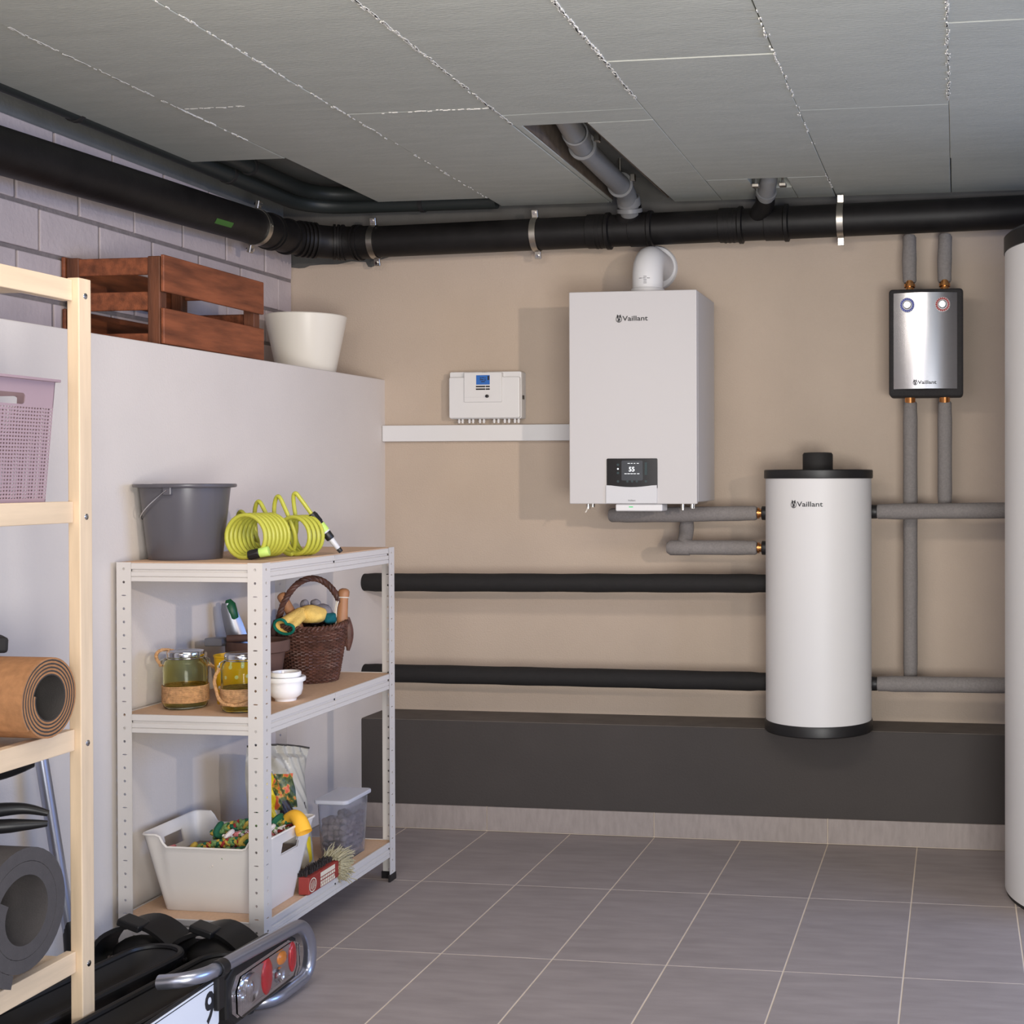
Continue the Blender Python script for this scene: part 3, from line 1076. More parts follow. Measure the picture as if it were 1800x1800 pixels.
foam_pipe('black_pipe', 'black foam-wrapped pipe from the low wall to the cylinder, lower one just above the plinth', [(xp, PY, 0.544), (CX_ - CR + 0.001, PY, 0.541)], 0.0325, M_BLACKFOAM)
xr = CX_ + CR + 0.016
foam_pipe('supply_pipe', 'grey foam-wrapped pipe between slim cylinder and big tank, upper one', [(xr, PY, 1.125), (2.05, PY - 0.02, 1.133)], 0.0265, M_GREYFOAM)
foam_pipe('supply_pipe', 'grey foam-wrapped pipe between slim cylinder and big tank, lower one', [(xr, PY, 0.542), (2.05, PY - 0.02, 0.550)], 0.0265, M_GREYFOAM)
foam_pipe('riser_pipe', 'long grey foam-wrapped riser below the pump unit, left of two', [(1.475, 0.105, 1.50), (1.475, 0.105, 0.5425)], 0.0245, M_GREYFOAM)
foam_pipe('riser_pipe', 'short grey foam-wrapped riser below the pump unit, right of two', [(1.592, 0.105, 1.50), (1.592, 0.105, 1.125)], 0.0245, M_GREYFOAM)
foam_pipe('riser_pipe', 'grey foam-wrapped pipe above the pump unit, left of two', [(1.472, 0.13, 2.07), (1.472, 0.105, 1.96), (1.474, 0.10, 1.905)], 0.0245, M_GREYFOAM, 0.03,
          fittings=[((1.474, 0.09, 1.91), (1.474, 0.085, 1.870))])
foam_pipe('riser_pipe', 'grey foam-wrapped pipe above the pump unit, right of two', [(1.594, 0.13, 2.07), (1.591, 0.105, 1.96), (1.592, 0.10, 1.905)], 0.0245, M_GREYFOAM, 0.03,
          fittings=[((1.592, 0.09, 1.91), (1.592, 0.085, 1.870))])

# ------------------------------------------------------------------ pump unit
pu = thing('pump_unit', 'pump station in black foam shell with silver front and two gauges', 'pump station', (1.53, YW, 1.51))
bm = BM()
prism(bm, rrect(1.407, 1.654, 1.512, 1.872, 0.012, 4), 1, 0.012, 0.125, 0.006)
box(bm, 1.44, 1.62, 0.12, YW, 1.56, 1.82)
shell = part('shell', bm, M_EPP, pu)
bm = BM()      # gently bowed metal front
N = 14
for i in range(N):
    u0, u1 = i / N, (i + 1) / N
    x0, x1 = 1.4195 + 0.2175 * u0, 1.4195 + 0.2175 * u1
    y0, y1 = 0.013 - 0.022 * math.sin(PI * u0), 0.013 - 0.022 * math.sin(PI * u1)
    v = [bm.verts.new(p) for p in ((x0, y0, 1.537), (x1, y1, 1.537), (x1, y1, 1.858), (x0, y0, 1.858),
                                   (x0, y0 + 0.004, 1.537), (x1, y1 + 0.004, 1.537), (x1, y1 + 0.004, 1.858), (x0, y0 + 0.004, 1.858))]
    for q in ((0, 1, 2, 3), (0, 4, 5, 1), (3, 2, 6, 7), (5, 4, 7, 6)):
        bm.faces.new([v[k] for k in q])
front = part('front_cover', bm, M_SILVER, pu, sharp=50)
bow = lambda x: 0.013 - 0.022 * math.sin(PI * (x - 1.4195) / 0.2175)
brand(front, 0, 0, 0.078, lambda u, v: (1.527 + u, bow(1.527 + u) - 0.0015, 1.5575 + v))
for x, mm, lab in ((1.469, M_BLUE, 'round gauge with blue ring of ticks'), (1.586, M_RED, 'round gauge with red ring of ticks')):
    z = 1.8165
    yb = bow(x)
    bm = BM()
    lathe(bm, [(0.0245, yb + 0.002), (0.0245, yb - 0.005), (0.021, yb - 0.0055), (0, yb - 0.0055)], 40, (x, 0, z), 'y')
    gg = part('gauge', bm, M_LGREY, pu, lab)
    bm = BM()
    for k in range(20):
        a = 2 * PI * k / 20
        mt = Matrix.Translation((x, 0, z)) @ Matrix.Rotation(a, 4, 'Y')
        box(bm, -0.0027, 0.0027, yb - 0.0064, yb - 0.0054, 0.0165, 0.0235, mtx=mt)
    pieces('tick', bm, mm, gg)
    bm = BM()
    lathe(bm, [(0.0135, yb - 0.004), (0.0135, yb - 0.011), (0.011, yb - 0.0135), (0, yb - 0.0138)], 32, (x, 0, z), 'y')
    part('dial', bm, M_CHROME, gg)
bm = BM()
for x in (1.475, 1.592):
    cyl(bm, (x, 0.09, 1.520), (x, 0.095, 1.498), 0.018, 18)
pieces('outlet', bm, M_BRASS, pu)

# ------------------------------------------------------------------ white metal shelf
SX0, SX1, SY0, SY1 = -0.488, -0.090, -1.392, -0.585
TOPZ, MIDZ, LOWZ = 1.026, 0.640, 0.122


def holed_strip(bm, L, wd, u, v, n, org, pitch=0.0335, hr=0.0036, th=0.0016):
    """steel strip with round holes; u along, v across, n outward normal, hole rows in the middle"""
    u, v, n, org = Vector(u), Vector(v), Vector(n), Vector(org)
    k = int(L / pitch)
    p = L / k
    for i in range(k):
        z0, z1 = i * p, (i + 1) * p
        c = ((z0 + z1) / 2, wd / 2)
        slot = (i % 4 == 3)
        ring = []
        for j in range(8):
            a = 2 * PI * (j + 0.5) / 8
            rx, ry = (hr * 0.45, hr * 1.9) if slot else (hr, hr)
            ring.append((c[0] + rx * math.cos(a), c[1] + ry * math.sin(a)))
        outer = [(z1, wd * 0.70), (z1, wd), (z0, wd), (z0, wd * 0.70), (z0, wd * 0.30), (z0, 0), (z1, 0), (z1, wd * 0.30)]
        for d in (0.0, -th):
            A = [bm.verts.new(org + u * a + v * b_ + n * d) for a, b_ in outer]
            Bv = [bm.verts.new(org + u * a + v * b_ + n * d) for a, b_ in ring]
            for j in range(8):
                q = (A[j], A[(j + 1) % 8], Bv[(j + 1) % 8], Bv[j])
                bm.faces.new(q if d == 0 else q[::-1])
            if d == 0:
                B0 = Bv
            else:
                for j in range(8):
                    bm.faces.new((B0[j], B0[(j + 1) % 8], Bv[(j + 1) % 8], Bv[j]))


sh = thing('metal_shelf', 'white slotted-steel shelf of three boards against the low wall', 'shelf', (-0.29, -0.99, 0))
FW = 0.040
for x, y, sx, sy in ((SX0, SY0, 1, 1), (SX1, SY0, -1, 1), (SX1, SY1, -1, -1), (SX0, SY1, 1, -1)):
    bm = BM()
    z0 = 0.012
    holed_strip(bm, TOPZ + 0.002 - z0, FW, (0, 0, 1), (sx, 0, 0), (0, -sy, 0), (x, y, z0))
    holed_strip(bm, TOPZ + 0.002 - z0, FW, (0, 0, 1), (0, sy, 0), (-sx, 0, 0), (x, y, z0))
    bmesh.ops.remove_doubles(bm, verts=bm.verts, dist=1e-5)
    bmesh.ops.recalc_face_normals(bm, faces=bm.faces)
    po = part('post', bm, M_SHELFW, sh, kind=None)
    bm = BM()
    prism(bm, [(x - sx * 0.002, y - sy * 0.002), (x + sx * 0.044, y - sy * 0.002), (x + sx * 0.044, y + sy * 0.004), (x + sx * 0.004, y + sy * 0.004),
               (x + sx * 0.004, y + sy * 0.044), (x - sx * 0.002, y + sy * 0.044)], 2, 0.0, 0.022)
    part('foot', bm, M_BLACK, po, 'black plastic foot')
for nm, zt in (('upper', TOPZ), ('middle', MIDZ), ('lower', LOWZ)):
    prof = [(0.0, 0.0), (0.0015, -0.001), (0.0015, -0.015), (-0.0035, -0.0175), (-0.0035, -0.0205), (0.0015, -0.023), (0.0015, -0.033), (-0.0010, -0.0345), (0.0015, -0.036), (0.0015, -0.046), (0.0, -0.047), (-0.003, -0.047), (-0.003, 0.0)]
    for s, yy in ((-1, SY0), (1, SY1)):
        bm = BM()
        prism(bm, [(yy - s * 0.0024 + s * d, zt + h) for d, h in prof], 0, SX0 + FW, SX1 - FW)
        box(bm, SX0 + FW * 0.3, SX0 + FW, yy - s * 0.0075, yy - s * 0.0035, zt - 0.042, zt - 0.004)
        box(bm, SX1 - FW, SX1 - FW * 0.3, yy - s * 0.0075, yy - s * 0.0035, zt - 0.042, zt - 0.004)
        part('rail', bm, M_SHELFW, sh)
    for s, xx in ((-1, SX0), (1, SX1)):
        ym = (SY0 + SY1) / 2
        for a, b_ in ((SY0 + FW, ym - 0.0008), (ym + 0.0008, SY1 - FW)):
            bm = BM()
            prism(bm, [(xx - s * 0.0024 + s * d, zt + h) for d, h in prof], 1, a, b_)
            part('rail', bm, M_SHELFW, sh)
    bm = BM()
    box(bm, SX0 + 0.006, SX1 - 0.006, SY0 + 0.006, SY1 - 0.006, zt - 0.010, zt - 0.002 + (0.004 if nm == 'upper' else 0.0))
    part('board', bm, M_BOARD, sh, 'brown fibre board')
TZ, MZ, LZ = TOPZ + 0.002, MIDZ - 0.002, LOWZ - 0.002

# ---- grey bucket
BKX, BKY = -0.392, -1.235
bk = thing('bucket', 'grey plastic bucket with wire handle on the white shelf', 'bucket', (BKX, BKY, TZ))
bm = BM()
lathe(bm, [(0.0, 0.001), (0.088, 0.001), (0.090, 0.0), (0.092, 0.003), (0.1125, 0.188), (0.1265, 0.190), (0.128, 0.193), (0.128, 0.197), (0.126, 0.199), (0.111, 0.199), (0.108, 0.194), (0.0885, 0.006), (0, 0.005)],
      72, (BKX, BKY, TZ), cap=False)
part('body', bm, M_BUCKET, bk)
ear = []
for a in (-1.40, 1.74):
    ex, ey = BKX + 0.116 * math.cos(a), BKY + 0.116 * math.sin(a)
    ear.append((ex, ey, TZ + 0.183))
    bm = BM()
    mt = Matrix.Translation((ex, ey, TZ + 0.182)) @ Matrix.Rotation(a, 4, 'Z')
    box(bm, -0.012, 0.006, -0.011, 0.011, -0.012, 0.010, 0.003, 2, mtx=mt)
    part('lug', bm, M_BUCKET, bk)
e0, e1 = Vector(ear[0]), Vector(ear[1])
mid = (e0 + e1) / 2
dr = (e1 - e0).normalized()
sd = dr.cross(Vector((0, 0, 1)))
if sd.x > 0:
    sd = -sd
bm = BM()
hp = []
for i in range(33):
    t = PI * i / 32
    hp.append(mid - dr * math.cos(t) * 0.1215 + (sd * 0.80 + Vector((0, 0, -0.60))) * math.sin(t) * 0.132)
tube(bm, hp, 0.0016, 8)
part('handle', bm, M_CHROME, bk, 'thin wire handle')

# ---- coiled lime hose
hz = thing('garden_hose', 'lime yellow spiral garden hose coiled on top of the white shelf', 'hose', (-0.25, -1.12, TZ))
hr = 0.0056
vdir = Vector((-0.50, 0.866, 0))
sdir = Vector((0.866, 0.50, 0))


def loop_pts(c0, c1, r0, r1, turns, ph0, axis, lean=0.0, n=26):
    ax = Vector(axis).normalized()
    u = Vector((0, 0, 1)).cross(ax).normalized()
    out = []
    N = int(turns * n)
    for i in range(N + 1):
        t = i / N
        a = ph0 + 2 * PI * turns * t
        c = Vector(c0).lerp(Vector(c1), t)
        r = r0 + (r1 - r0) * t
        out.append(c + u * r * math.cos(a) + Vector((0, 0, 1)) * (r * math.sin(a)) + ax * lean * math.sin(a) * r)
    return out


axA = (vdir * 0.80 + sdir * 0.60).normalized()
A0 = Vector((-0.212, -1.262, TZ + 0.0560 + hr))
A1 = A0 + axA * 0.125
ptsA = loop_pts(A0, A1, 0.0560, 0.0545, 7.2, -PI / 2 - 0.25, axA)
cur = A1
pts = list(ptsA)
tall = []
TC = [(-0.318, -1.085, 0.122), (-0.262, -1.092, 0.150), (-0.210, -1.082, 0.164)]
last = pts[-1]
tall_pts = []
for (x, y, h) in TC:
    c = Vector((x, y, TZ))
    tall_pts += [c - sdir * 0.006 + vdir * 0.020 + Vector((0, 0, 0.045)),
                 c - sdir * 0.010 + vdir * 0.016 + Vector((0, 0, h * 0.80)),
                 c + Vector((0, 0, h)),
                 c + sdir * 0.018 - vdir * 0.012 + Vector((0, 0, h * 0.78)),
                 c + sdir * 0.042 - vdir * 0.020 + Vector((0, 0, h * 0.36)),
                 c + sdir * 0.040 + vdir * 0.004 + Vector((0, 0, hr + 0.002))]
pts += spline([last, last + vdir * 0.03 - sdir * 0.05 + Vector((0, 0, 0.02))] + tall_pts, 7)[1:]
axB = (vdir * 0.72 + sdir * 0.70).normalized()
B0 = Vector((-0.158, -1.110, TZ + 0.051 + hr))
ptsB = loop_pts(B0, B0 + axB * 0.075, 0.051, 0.051, 4.25, -PI / 2, axB)
pts += spline([pts[-1], (pts[-1] + ptsB[0]) / 2 + Vector((0, 0, 0.003)), ptsB[0]], 4)[1:] + ptsB[1:]
endc = Vector((-0.106, -1.012, TZ))
pts += spline([pts[-1], Vector((-0.176, -1.045, TZ + 0.085)), Vector((-0.177, -1.06, TZ + 0.155)), Vector((-0.168, -1.065, TZ + 0.172)), Vector((-0.155, -1.060, TZ + 0.155)), Vector((-0.130, -1.045, TZ + 0.112))], 7)[1:]
bm = BM()
tube(bm, pts, hr, 10)
part('hose', bm, M_HOSE, hz)
e = pts[-1]
d = (Vector((-0.064, -1.000, TZ + 0.004)) - e).normalized()


def stick(bm, p, d, l0, l1, r0, r1=None, n=20):
    cyl(bm, p + d * l0, p + d * l1, r0, n, r2=r1 if r1 else r0, bev=0.0012)


bm = BM()
stick(bm, e, d, -0.004, 0.034, 0.0125)
for k in range(10):
    a = 2 * PI * k / 10
    q = d.orthogonal().normalized()
    q = Matrix.Rotation(a, 3, d) @ q
    tube(bm, [e + d * 0.002 + q * 0.0122, e + d * 0.028 + q * 0.0122], 0.0022, 6)
part('nut', bm, M_BLACK, hz, 'black ribbed hose nut')
bm = BM()
stick(bm, e, d, 0.033, 0.058, 0.0135)
part('connector', bm, M_LIME, hz)
bm = BM()
stick(bm, e, d, 0.057, 0.062, 0.0136)
part('connector_ring', bm, M_LGREY, hz)
bm = BM()
stick(bm, e, d, 0.061, 0.084, 0.0125, 0.0118)
part('nozzle_collar', bm, M_BLACK, hz)
bm = BM()
stick(bm, e, d, 0.083, 0.118, 0.0085, 0.0066)
part('nozzle', bm, M_LGREY, hz, 'light grey spray nozzle')
bm = BM()
stick(bm, e, d, 0.117, 0.130, 0.0070, 0.0062)
part('nozzle_tip', bm, M_BLACK, hz)
s0 = pts[0]
d0 = (sdir * 0.93 - vdir * 0.28 + Vector((0, 0, 0.22))).normalized()
s0 = Vector((s0.x, s0.y, TZ + 0.0125)) + sdir * 0.004
bm = BM()
stick(bm, s0, d0, -0.004, 0.026, 0.0118)
for k in range(10):
    q = Matrix.Rotation(2 * PI * k / 10, 3, d0) @ d0.orthogonal().normalized()
    tube(bm, [s0 + q * 0.0114, s0 + d0 * 0.022 + q * 0.0114], 0.002, 6)
part('nut', bm, M_BLACK, hz, 'black ribbed hose nut')
bm = BM()
stick(bm, s0, d0, 0.025, 0.050, 0.0128)
part('connector', bm, M_LIME, hz)


# ---- middle board: jars, pots, basket
def rope_bm(bm, path, r, strands=3, pitch=0.012, n=6, k=1):
    """twisted rope along a path"""
    P = [Vector(p) for p in path]
    D = []
    L = [0.0]
    for a, b_ in zip(P, P[1:]):
        L.append(L[-1] + (b_ - a).length)
    fr = []
    prev = None
    for i in range(len(P)):
        t = (P[min(i + 1, len(P) - 1)] - P[max(i - 1, 0)]).normalized()
        if prev is None:
            prev = t.orthogonal().normalized()
        u = (prev - t * prev.dot(t)).normalized()
        prev = u
        fr.append((u, t.cross(u)))
    for s in range(strands):
        q = []
        for p, l, (u, v) in zip(P, L, fr):
            a = 2 * PI * (l / pitch + s / strands)
            q.append(p + (u * math.cos(a) + v * math.sin(a)) * r * 0.5)
        tube(bm, q, r * 0.56, n)


def dense(path, step):
    P = [Vector(p) for p in path]
    out = []
    for a, b_ in zip(P, P[1:]):
        k = max(1, int((b_ - a).length / step))
        out += [a.lerp(b_, j / k) for j in range(k)]
    out.append(P[-1])
    return out


def make_jar(x, y, label, handle):
    t = thing('glass_jar', label, 'jar', (x, y, MZ), 'green jars with jute bands')
    c = (x, y, MZ)
    bm = BM()
    lathe(bm, [(0, 0.0005), (0.046, 0.0005), (0.053, 0.004), (0.0555, 0.012), (0.0555, 0.112), (0.052, 0.124), (0.0455, 0.131), (0.0445, 0.140),
               (0.042, 0.1405), (0.0425, 0.131), (0.049, 0.122), (0.0525, 0.111), (0.0525, 0.013), (0.050, 0.007), (0.044, 0.005), (0, 0.005)], 56, c, cap=False)
    part('glass', bm, M_GGLASS, t)
    bm = BM()
    lathe(bm, [(0.0435, 0.136), (0.0465, 0.136), (0.0468, 0.138), (0.0468, 0.1465), (0.0455, 0.149), (0.040, 0.1488), (0.038, 0.1475), (0, 0.1475)], 48, c, cap=False)
    part('lid', bm, M_CHROME, t, 'silver screw lid')
    bm = BM()
    N = 12
    for i in range(N):
        zz = 0.020 + i * 0.0036
        tube(bm, [(x + 0.0570 * math.cos(a), y + 0.0570 * math.sin(a), MZ + zz + 0.0005 * math.sin(3 * a + i)) for a in [2 * PI * q / 40 for q in range(40)]],
             0.0020, 6, closed=True)
    part('jute_band', bm, M_JUTE, t, 'band of wound jute string', 'stuff')
    bm = BM()
    tube(bm, [(x + 0.0462 * math.cos(a), y + 0.0462 * math.sin(a), MZ + 0.1325) for a in [2 * PI * q / 40 for q in range(40)]], 0.0017, 8, closed=True)
    for s in (-1, 1):
        ca = handle['ang'] + (0 if s > 0 else PI)
        hx, hy = math.cos(ca), math.sin(ca)
        tube(bm, [(x + 0.047 * hx, y + 0.047 * hy, MZ + 0.132), (x + 0.058 * hx, y + 0.058 * hy, MZ + 0.126), (x + 0.059 * hx, y + 0.059 * hy, MZ + 0.112)], 0.0019, 8)
    part('wire_ring', bm, M_CHROME, t)
    bm = BM()
    ca = handle['ang']
    a = Vector((x + 0.059 * math.cos(ca), y + 0.059 * math.sin(ca), MZ + 0.112))
    b_ = Vector((x - 0.059 * math.cos(ca), y - 0.059 * math.sin(ca), MZ + 0.112))
    path = spline([a] + [Vector((x, y, MZ)) + Vector(q) for q in handle['pts']] + [b_], 10)
    rope_bm(bm, dense(path, 0.003), 0.0048)
    part('rope_handle', bm, M_JUTE, t, 'twisted rope handle')
    return t


JX1, JY1 = -0.378, -1.262
JX2, JY2 = -0.203, -1.282
make_jar(JX1, JY1, 'green glass jar with jute band, nearest the low wall, rope handle up', dict(ang=PI + 0.5, pts=[(-0.066, -0.028, 0.138), (-0.058, -0.012, 0.152), (-0.038, 0.030, 0.142), (0.00, 0.066, 0.118), (0.045, 0.058, 0.100)]))
make_jar(JX2, JY2, 'green glass jar half behind the corner post, rope handle hanging in front', dict(ang=PI + 0.62, pts=[(-0.057, -0.042, 0.085), (-0.046, -0.050, 0.052), (-0.022, -0.066, 0.030), (0.020, -0.064, 0.024), (0.050, -0.040, 0.040), (0.062, 0.012, 0.085)]))

yc = (-0.292, -1.175)
yt = thing('yellow_tin', 'yellow tin with white dots standing behind the two green jars', 'tin', (yc[0], yc[1], MZ))
bm = BM()
lathe(bm, [(0, 0.0), (0.040, 0.0), (0.041, 0.002), (0.049, 0.125), (0.0505, 0.1265), (0.0505, 0.130), (0.048, 0.130), (0.040, 0.004), (0, 0.003)], 48, (yc[0], yc[1], MZ), cap=False)
yb = part('body', bm, M_YELLOW, yt)
bm = BM()
for k in range(9):
    for r in range(4):
        a = 2 * PI * (k + 0.5 * (r % 2)) / 9 - 0.9
        zz = 0.018 + r * 0.028
        R_ = 0.041 + 0.008 * (zz - 0.002) / 0.123 + 0.0005
        ring = []
        for j in range(10):
            g = 2 * PI * j / 10
            aa = a + 0.0052 * math.cos(g) / R_
            z2 = zz + 0.0052 * math.sin(g)
            R2 = 0.041 + 0.008 * (z2 - 0.002) / 0.123 + 0.0006
            ring.append(bm.verts.new((yc[0] + R2 * math.cos(aa), yc[1] + R2 * math.sin(aa), MZ + z2)))
        bm.faces.new(ring)
part('dots', bm, M_DOT, yb, 'white polka dots', 'stuff')

cp = (-0.325, -0.985)
pot = thing('clay_pot', 'brown clay plant pot behind the jars on the middle board', 'pot', (cp[0], cp[1], MZ))
bm = BM()
lathe(bm, [(0, 0.0), (0.055, 0.0), (0.058, 0.003), (0.074, 0.112), (0.082, 0.113), (0.086, 0.116), (0.087, 0.142), (0.085, 0.146), (0.079, 0.146), (0.077, 0.14), (0.056, 0.008), (0, 0.006)], 48, (cp[0], cp[1], MZ), cap=False)
part('body', bm, M_CLAY, pot)

tw = thing('hand_trowel', 'grey hand trowel with green grip leaning in the clay pot', 'trowel', (-0.37, -0.985, MZ + 0.02))
bm = BM()
ax0, ax1 = Vector((-0.372, -0.945, MZ + 0.03)), Vector((-0.428, -0.97, MZ + 0.250))
dd = (ax1 - ax0).normalized()
sdv = Vector((0.87, 0.45, 0)).normalized()
nn = dd.cross(sdv).normalized()
rows_ = []
for i in range(13):
    t = i / 12
    wv = 0.010 + 0.018 * math.sin(PI * min(1, 0.1 + 0.75 * t)) if t < 0.93 else 0.014
    rows_.append([bm.verts.new(ax0 + dd * 0.225 * t + sdv * wv * s + nn * (0.010 * s * s)) for s in (-1, -0.5, 0, 0.5, 1)])
for a, b_ in zip(rows_, rows_[1:]):
    for k in range(4):
        bm.faces.new((a[k], a[k + 1], b_[k + 1], b_[k]))
bmesh.ops.solidify(bm, geom=list(bm.faces), thickness=0.002)
part('blade', bm, M_BLADE, tw)
bm = BM()
tube(bm, [ax0 + dd * 0.165 + nn * 0.014 - sdv * -0.006, ax0 + dd * 0.18 + nn * 0.014 + sdv * 0.006, ax0 + dd * 0.22 + nn * 0.014 + sdv * 0.006, ax0 + dd * 0.235 + nn * 0.014 + sdv * 0.006], 0.016, 16, rad=[0.006, 0.015, 0.016, 0.007])
part('grip', bm, M_GREEND, tw, 'dark green grip')
dk = thing('dark_tool', 'dark tool with brown grip lying across the clay pot', 'tool', (-0.345, -1.05, MZ + 0.15))
bm = BM()
cyl(bm, (-0.385, -1.045, MZ + 0.155), (-0.275, -1.01, MZ + 0.158), 0.0105, 16, bev=0.003)
part('grip', bm, M_CLAY, dk)
bm = BM()
prism(bm, [(-0.440, -1.065), (-0.392, -1.06), (-0.384, -1.035), (-0.405, -1.020), (-0.440, -1.03)], 2, MZ + 0.135, MZ + 0.158, 0.003)
part('head', bm, M_BLADE, dk)


# stacked white ceramic pots
def cer(x, y, z, k, label):
    t = thing('ceramic_pot', label, 'pot', (x, y, z), 'white ceramic pots stacked on the middle board')
    bm = BM()
    lathe(bm, [(0, 0.004), (0.024, 0.004), (0.025, 0.0), (0.028, 0.0), (0.029, 0.006), (0.041, 0.016), (0.045, 0.030), (0.0455, 0.052), (0.052, 0.053), (0.053, 0.056), (0.053, 0.062), (0.051, 0.065),
               (0.0445, 0.065), (0.043, 0.062), (0.041, 0.03), (0.030, 0.012), (0, 0.009)], 48, (x, y, z), cap=False)
    if k < 1:
        bmesh.ops.scale(bm, vec=(k, k, 1), space=Matrix.Translation((-x, -y, -z)), verts=bm.verts)
    part('body', bm, M_CERAM, t)


cer(-0.172, -1.118, MZ, 1.0, 'white ceramic pot behind the corner post, bottom one of its stack')
cer(-0.172, -1.118, MZ + 0.0095, 0.77, 'white ceramic pot behind the corner post, inner one with higher rim')
bpy.data.objects['ceramic_pot.001'].children[0].data.transform(Matrix.Diagonal((1, 1, 1.06, 1)))

# wicker basket
BX, BY = -0.268, -0.772
wb = thing('wicker_basket', 'dark wicker basket with arched handle and garden things inside', 'basket', (BX, BY, MZ))
NS = 26


def bw_r(z):
    return 0.066 + 0.027 * (z / 0.165) ** 0.8


bm = BM()
zz = 0.004
row = 0
while zz < 0.162:
    lo = []
    for i in range(NS * 4):
        a = 2 * PI * i / (NS * 4)
        w_ = math.cos(NS * a / 2 * 2 + (PI if row % 2 else 0)) * 0.0028
        r_ = bw_r(zz) + w_
        sag = 0.004 * math.cos(2 * (a - 0.5)) * (zz / 0.16)
        lo.append((BX + 1.06 * r_ * math.cos(a), BY + 1.06 * r_ * math.sin(a), MZ + zz + sag + random.uniform(-0.0006, 0.0006)))
    tube(bm, lo, 0.0030, 5, closed=True)
    zz += 0.0052
    row += 1
part('weave', bm, M_WICK, wb, 'woven wicker rows', 'stuff')
bm = BM()
for k in range(NS):
    a = 2 * PI * (k + 0.25) / NS
    tube(bm, [(BX + 1.05 * bw_r(z) * math.cos(a), BY + 1.05 * bw_r(z) * math.sin(a), MZ + z) for z in (0.001, 0.05, 0.10, 0.168)], 0.0024, 5)
part('stakes', bm, M_WICK, wb, 'upright wicker stakes', 'stuff')
bm = BM()
lathe(bm, [(0, 0.002), (0.068, 0.002), (0.070, 0.005), (0.068, 0.008), (0, 0.008)], 32, (BX, BY, MZ), cap=False)
part('bottom', bm, M_WICK, wb)
bm = BM()
for s in range(2):
    lo = []
    for i in range(200):
        a = 2 * PI * i / 200
        q = 26 * a + s * PI
        r_ = 1.06 * bw_r(0.165) + 0.0045 * math.cos(q)
        lo.append((BX + r_ * math.cos(a), BY + r_ * math.sin(a), MZ + 0.168 + 0.0045 * math.sin(q) + 0.005 * math.cos(2 * (a - 0.5))))
    tube(bm, lo, 0.0042, 6, closed=True)
part('rim', bm, M_WICK, wb)
bm = BM()
hdir = Vector((0.87, 0.48, 0)).normalized()
ctr = Vector((BX, BY, MZ))
arch = [ctr + hdir * 0.101 * math.cos(t) + Vector((0, 0, 0.10 + 0.205 * math.sin(t) ** 0.9 if 0 < t < PI else 0.10)) for t in [PI * i / 40 for i in range(41)]]
rope_bm(bm, dense(arch, 0.004), 0.0095, 4, 0.045, 6)
for s in (-1, 1):
    lump = [ctr + hdir * s * (0.103 + 0.004 * math.sin(PI * t)) + Vector((0, 0, 0.085 + 0.10 * t)) for t in [i / 8 for i in range(9)]]
    tube(bm, lump, 0.01, 8, rad=[0.005 + 0.008 * math.sin(PI * i / 8) for i in range(9)])
part('handle', bm, M_WICK, wb, 'braided arched handle')


def soft_blob(bm, c, rx, ry, rz, seed, amp=0.18, n=2, mtx=None):
    rnd = random.Random(seed)
    r = bmesh.ops.create_icosphere(bm, subdivisions=n + 1, radius=1.0)
    ph = [(Vector((rnd.uniform(-1, 1), rnd.uniform(-1, 1), rnd.uniform(-1, 1))) * 4.5, rnd.uniform(0, 6)) for _ in range(5)]
    for v in r['verts']:
        k = 1 + amp * sum(math.sin(v.co.dot(p) + f) for p, f in ph) / 3
        q = Vector((v.co.x * rx * k, v.co.y * ry * k, v.co.z * rz * k))
        if mtx is not None:
            q = mtx @ q
        v.co = Vector(c) + q
    return bm


def cuff(bm_body, c, ax, r, l, squash=1.0, n=28, flare=1.15, notch=0.0, side=None):
    """open fabric sleeve from c along ax"""
    ax = Vector(ax).normalized()
    u = ax.cross(Vector((0, 0, 1))).normalized() if side is None else Vector(side).normalized()
    v = u.cross(ax).normalized()
    rings = []
    for i in range(7):
        t = i / 6
        rr = r * (0.75 + (flare - 0.75) * t)
        rings.append([Vector(c) + ax * l * t + (u * math.cos(g) + v * math.sin(g) * squash) * rr * (1 - notch * max(0, math.cos(g - 2.3)) ** 8 * t) for g in [2 * PI * k / n for k in range(n)]])
    for inner in (0, 1):
        R_ = [[p if not inner else p + (Vector(c) + ax * l * (i / 6) - p) * 0.07 for p in ring] for i, ring in enumerate(rings)]
        V = [[bm_body.verts.new(p) for p in ring] for ring in R_]
        for a, b_ in zip(V, V[1:]):
            for k in range(n):
                q = (a[k], a[(k + 1) % n], b_[(k + 1) % n], b_[k])
                bm_body.faces.new(q if not inner else q[::-1])
        bm_body.faces.new(V[0] if not inner else V[0][::-1])
    return rings[-1]


gl = thing('garden_glove', 'yellow garden glove with green hem stuffed in the wicker basket', 'glove', (-0.285, -0.83, MZ + 0.17))
bm = BM()
ga = Vector((-0.285, -0.800, MZ + 0.205))
gb = Vector((-0.298, -0.880, MZ + 0.174))
hem = cuff(bm, ga, gb - ga, 0.033, (gb - ga).length + 0.004, 0.72, notch=0.5, flare=1.0)
soft_blob(bm, ga + Vector((0.020, 0.018, -0.008)), 0.044, 0.036, 0.028, 3, 0.14)
part('fabric', bm, M_GLOVEY, gl)
bm = BM()
tube(bm, hem, 0.0042, 8, closed=True)
part('hem', bm, M_GREENH, gl, 'dark green knitted hem')
g2 = thing('garden_glove', 'grey garden glove behind the yellow one in the wicker basket', 'glove', (-0.265, -0.76, MZ + 0.17))
bm = BM()
soft_blob(bm, (-0.268, -0.745, MZ + 0.198), 0.050, 0.032, 0.030, 5, 0.16)
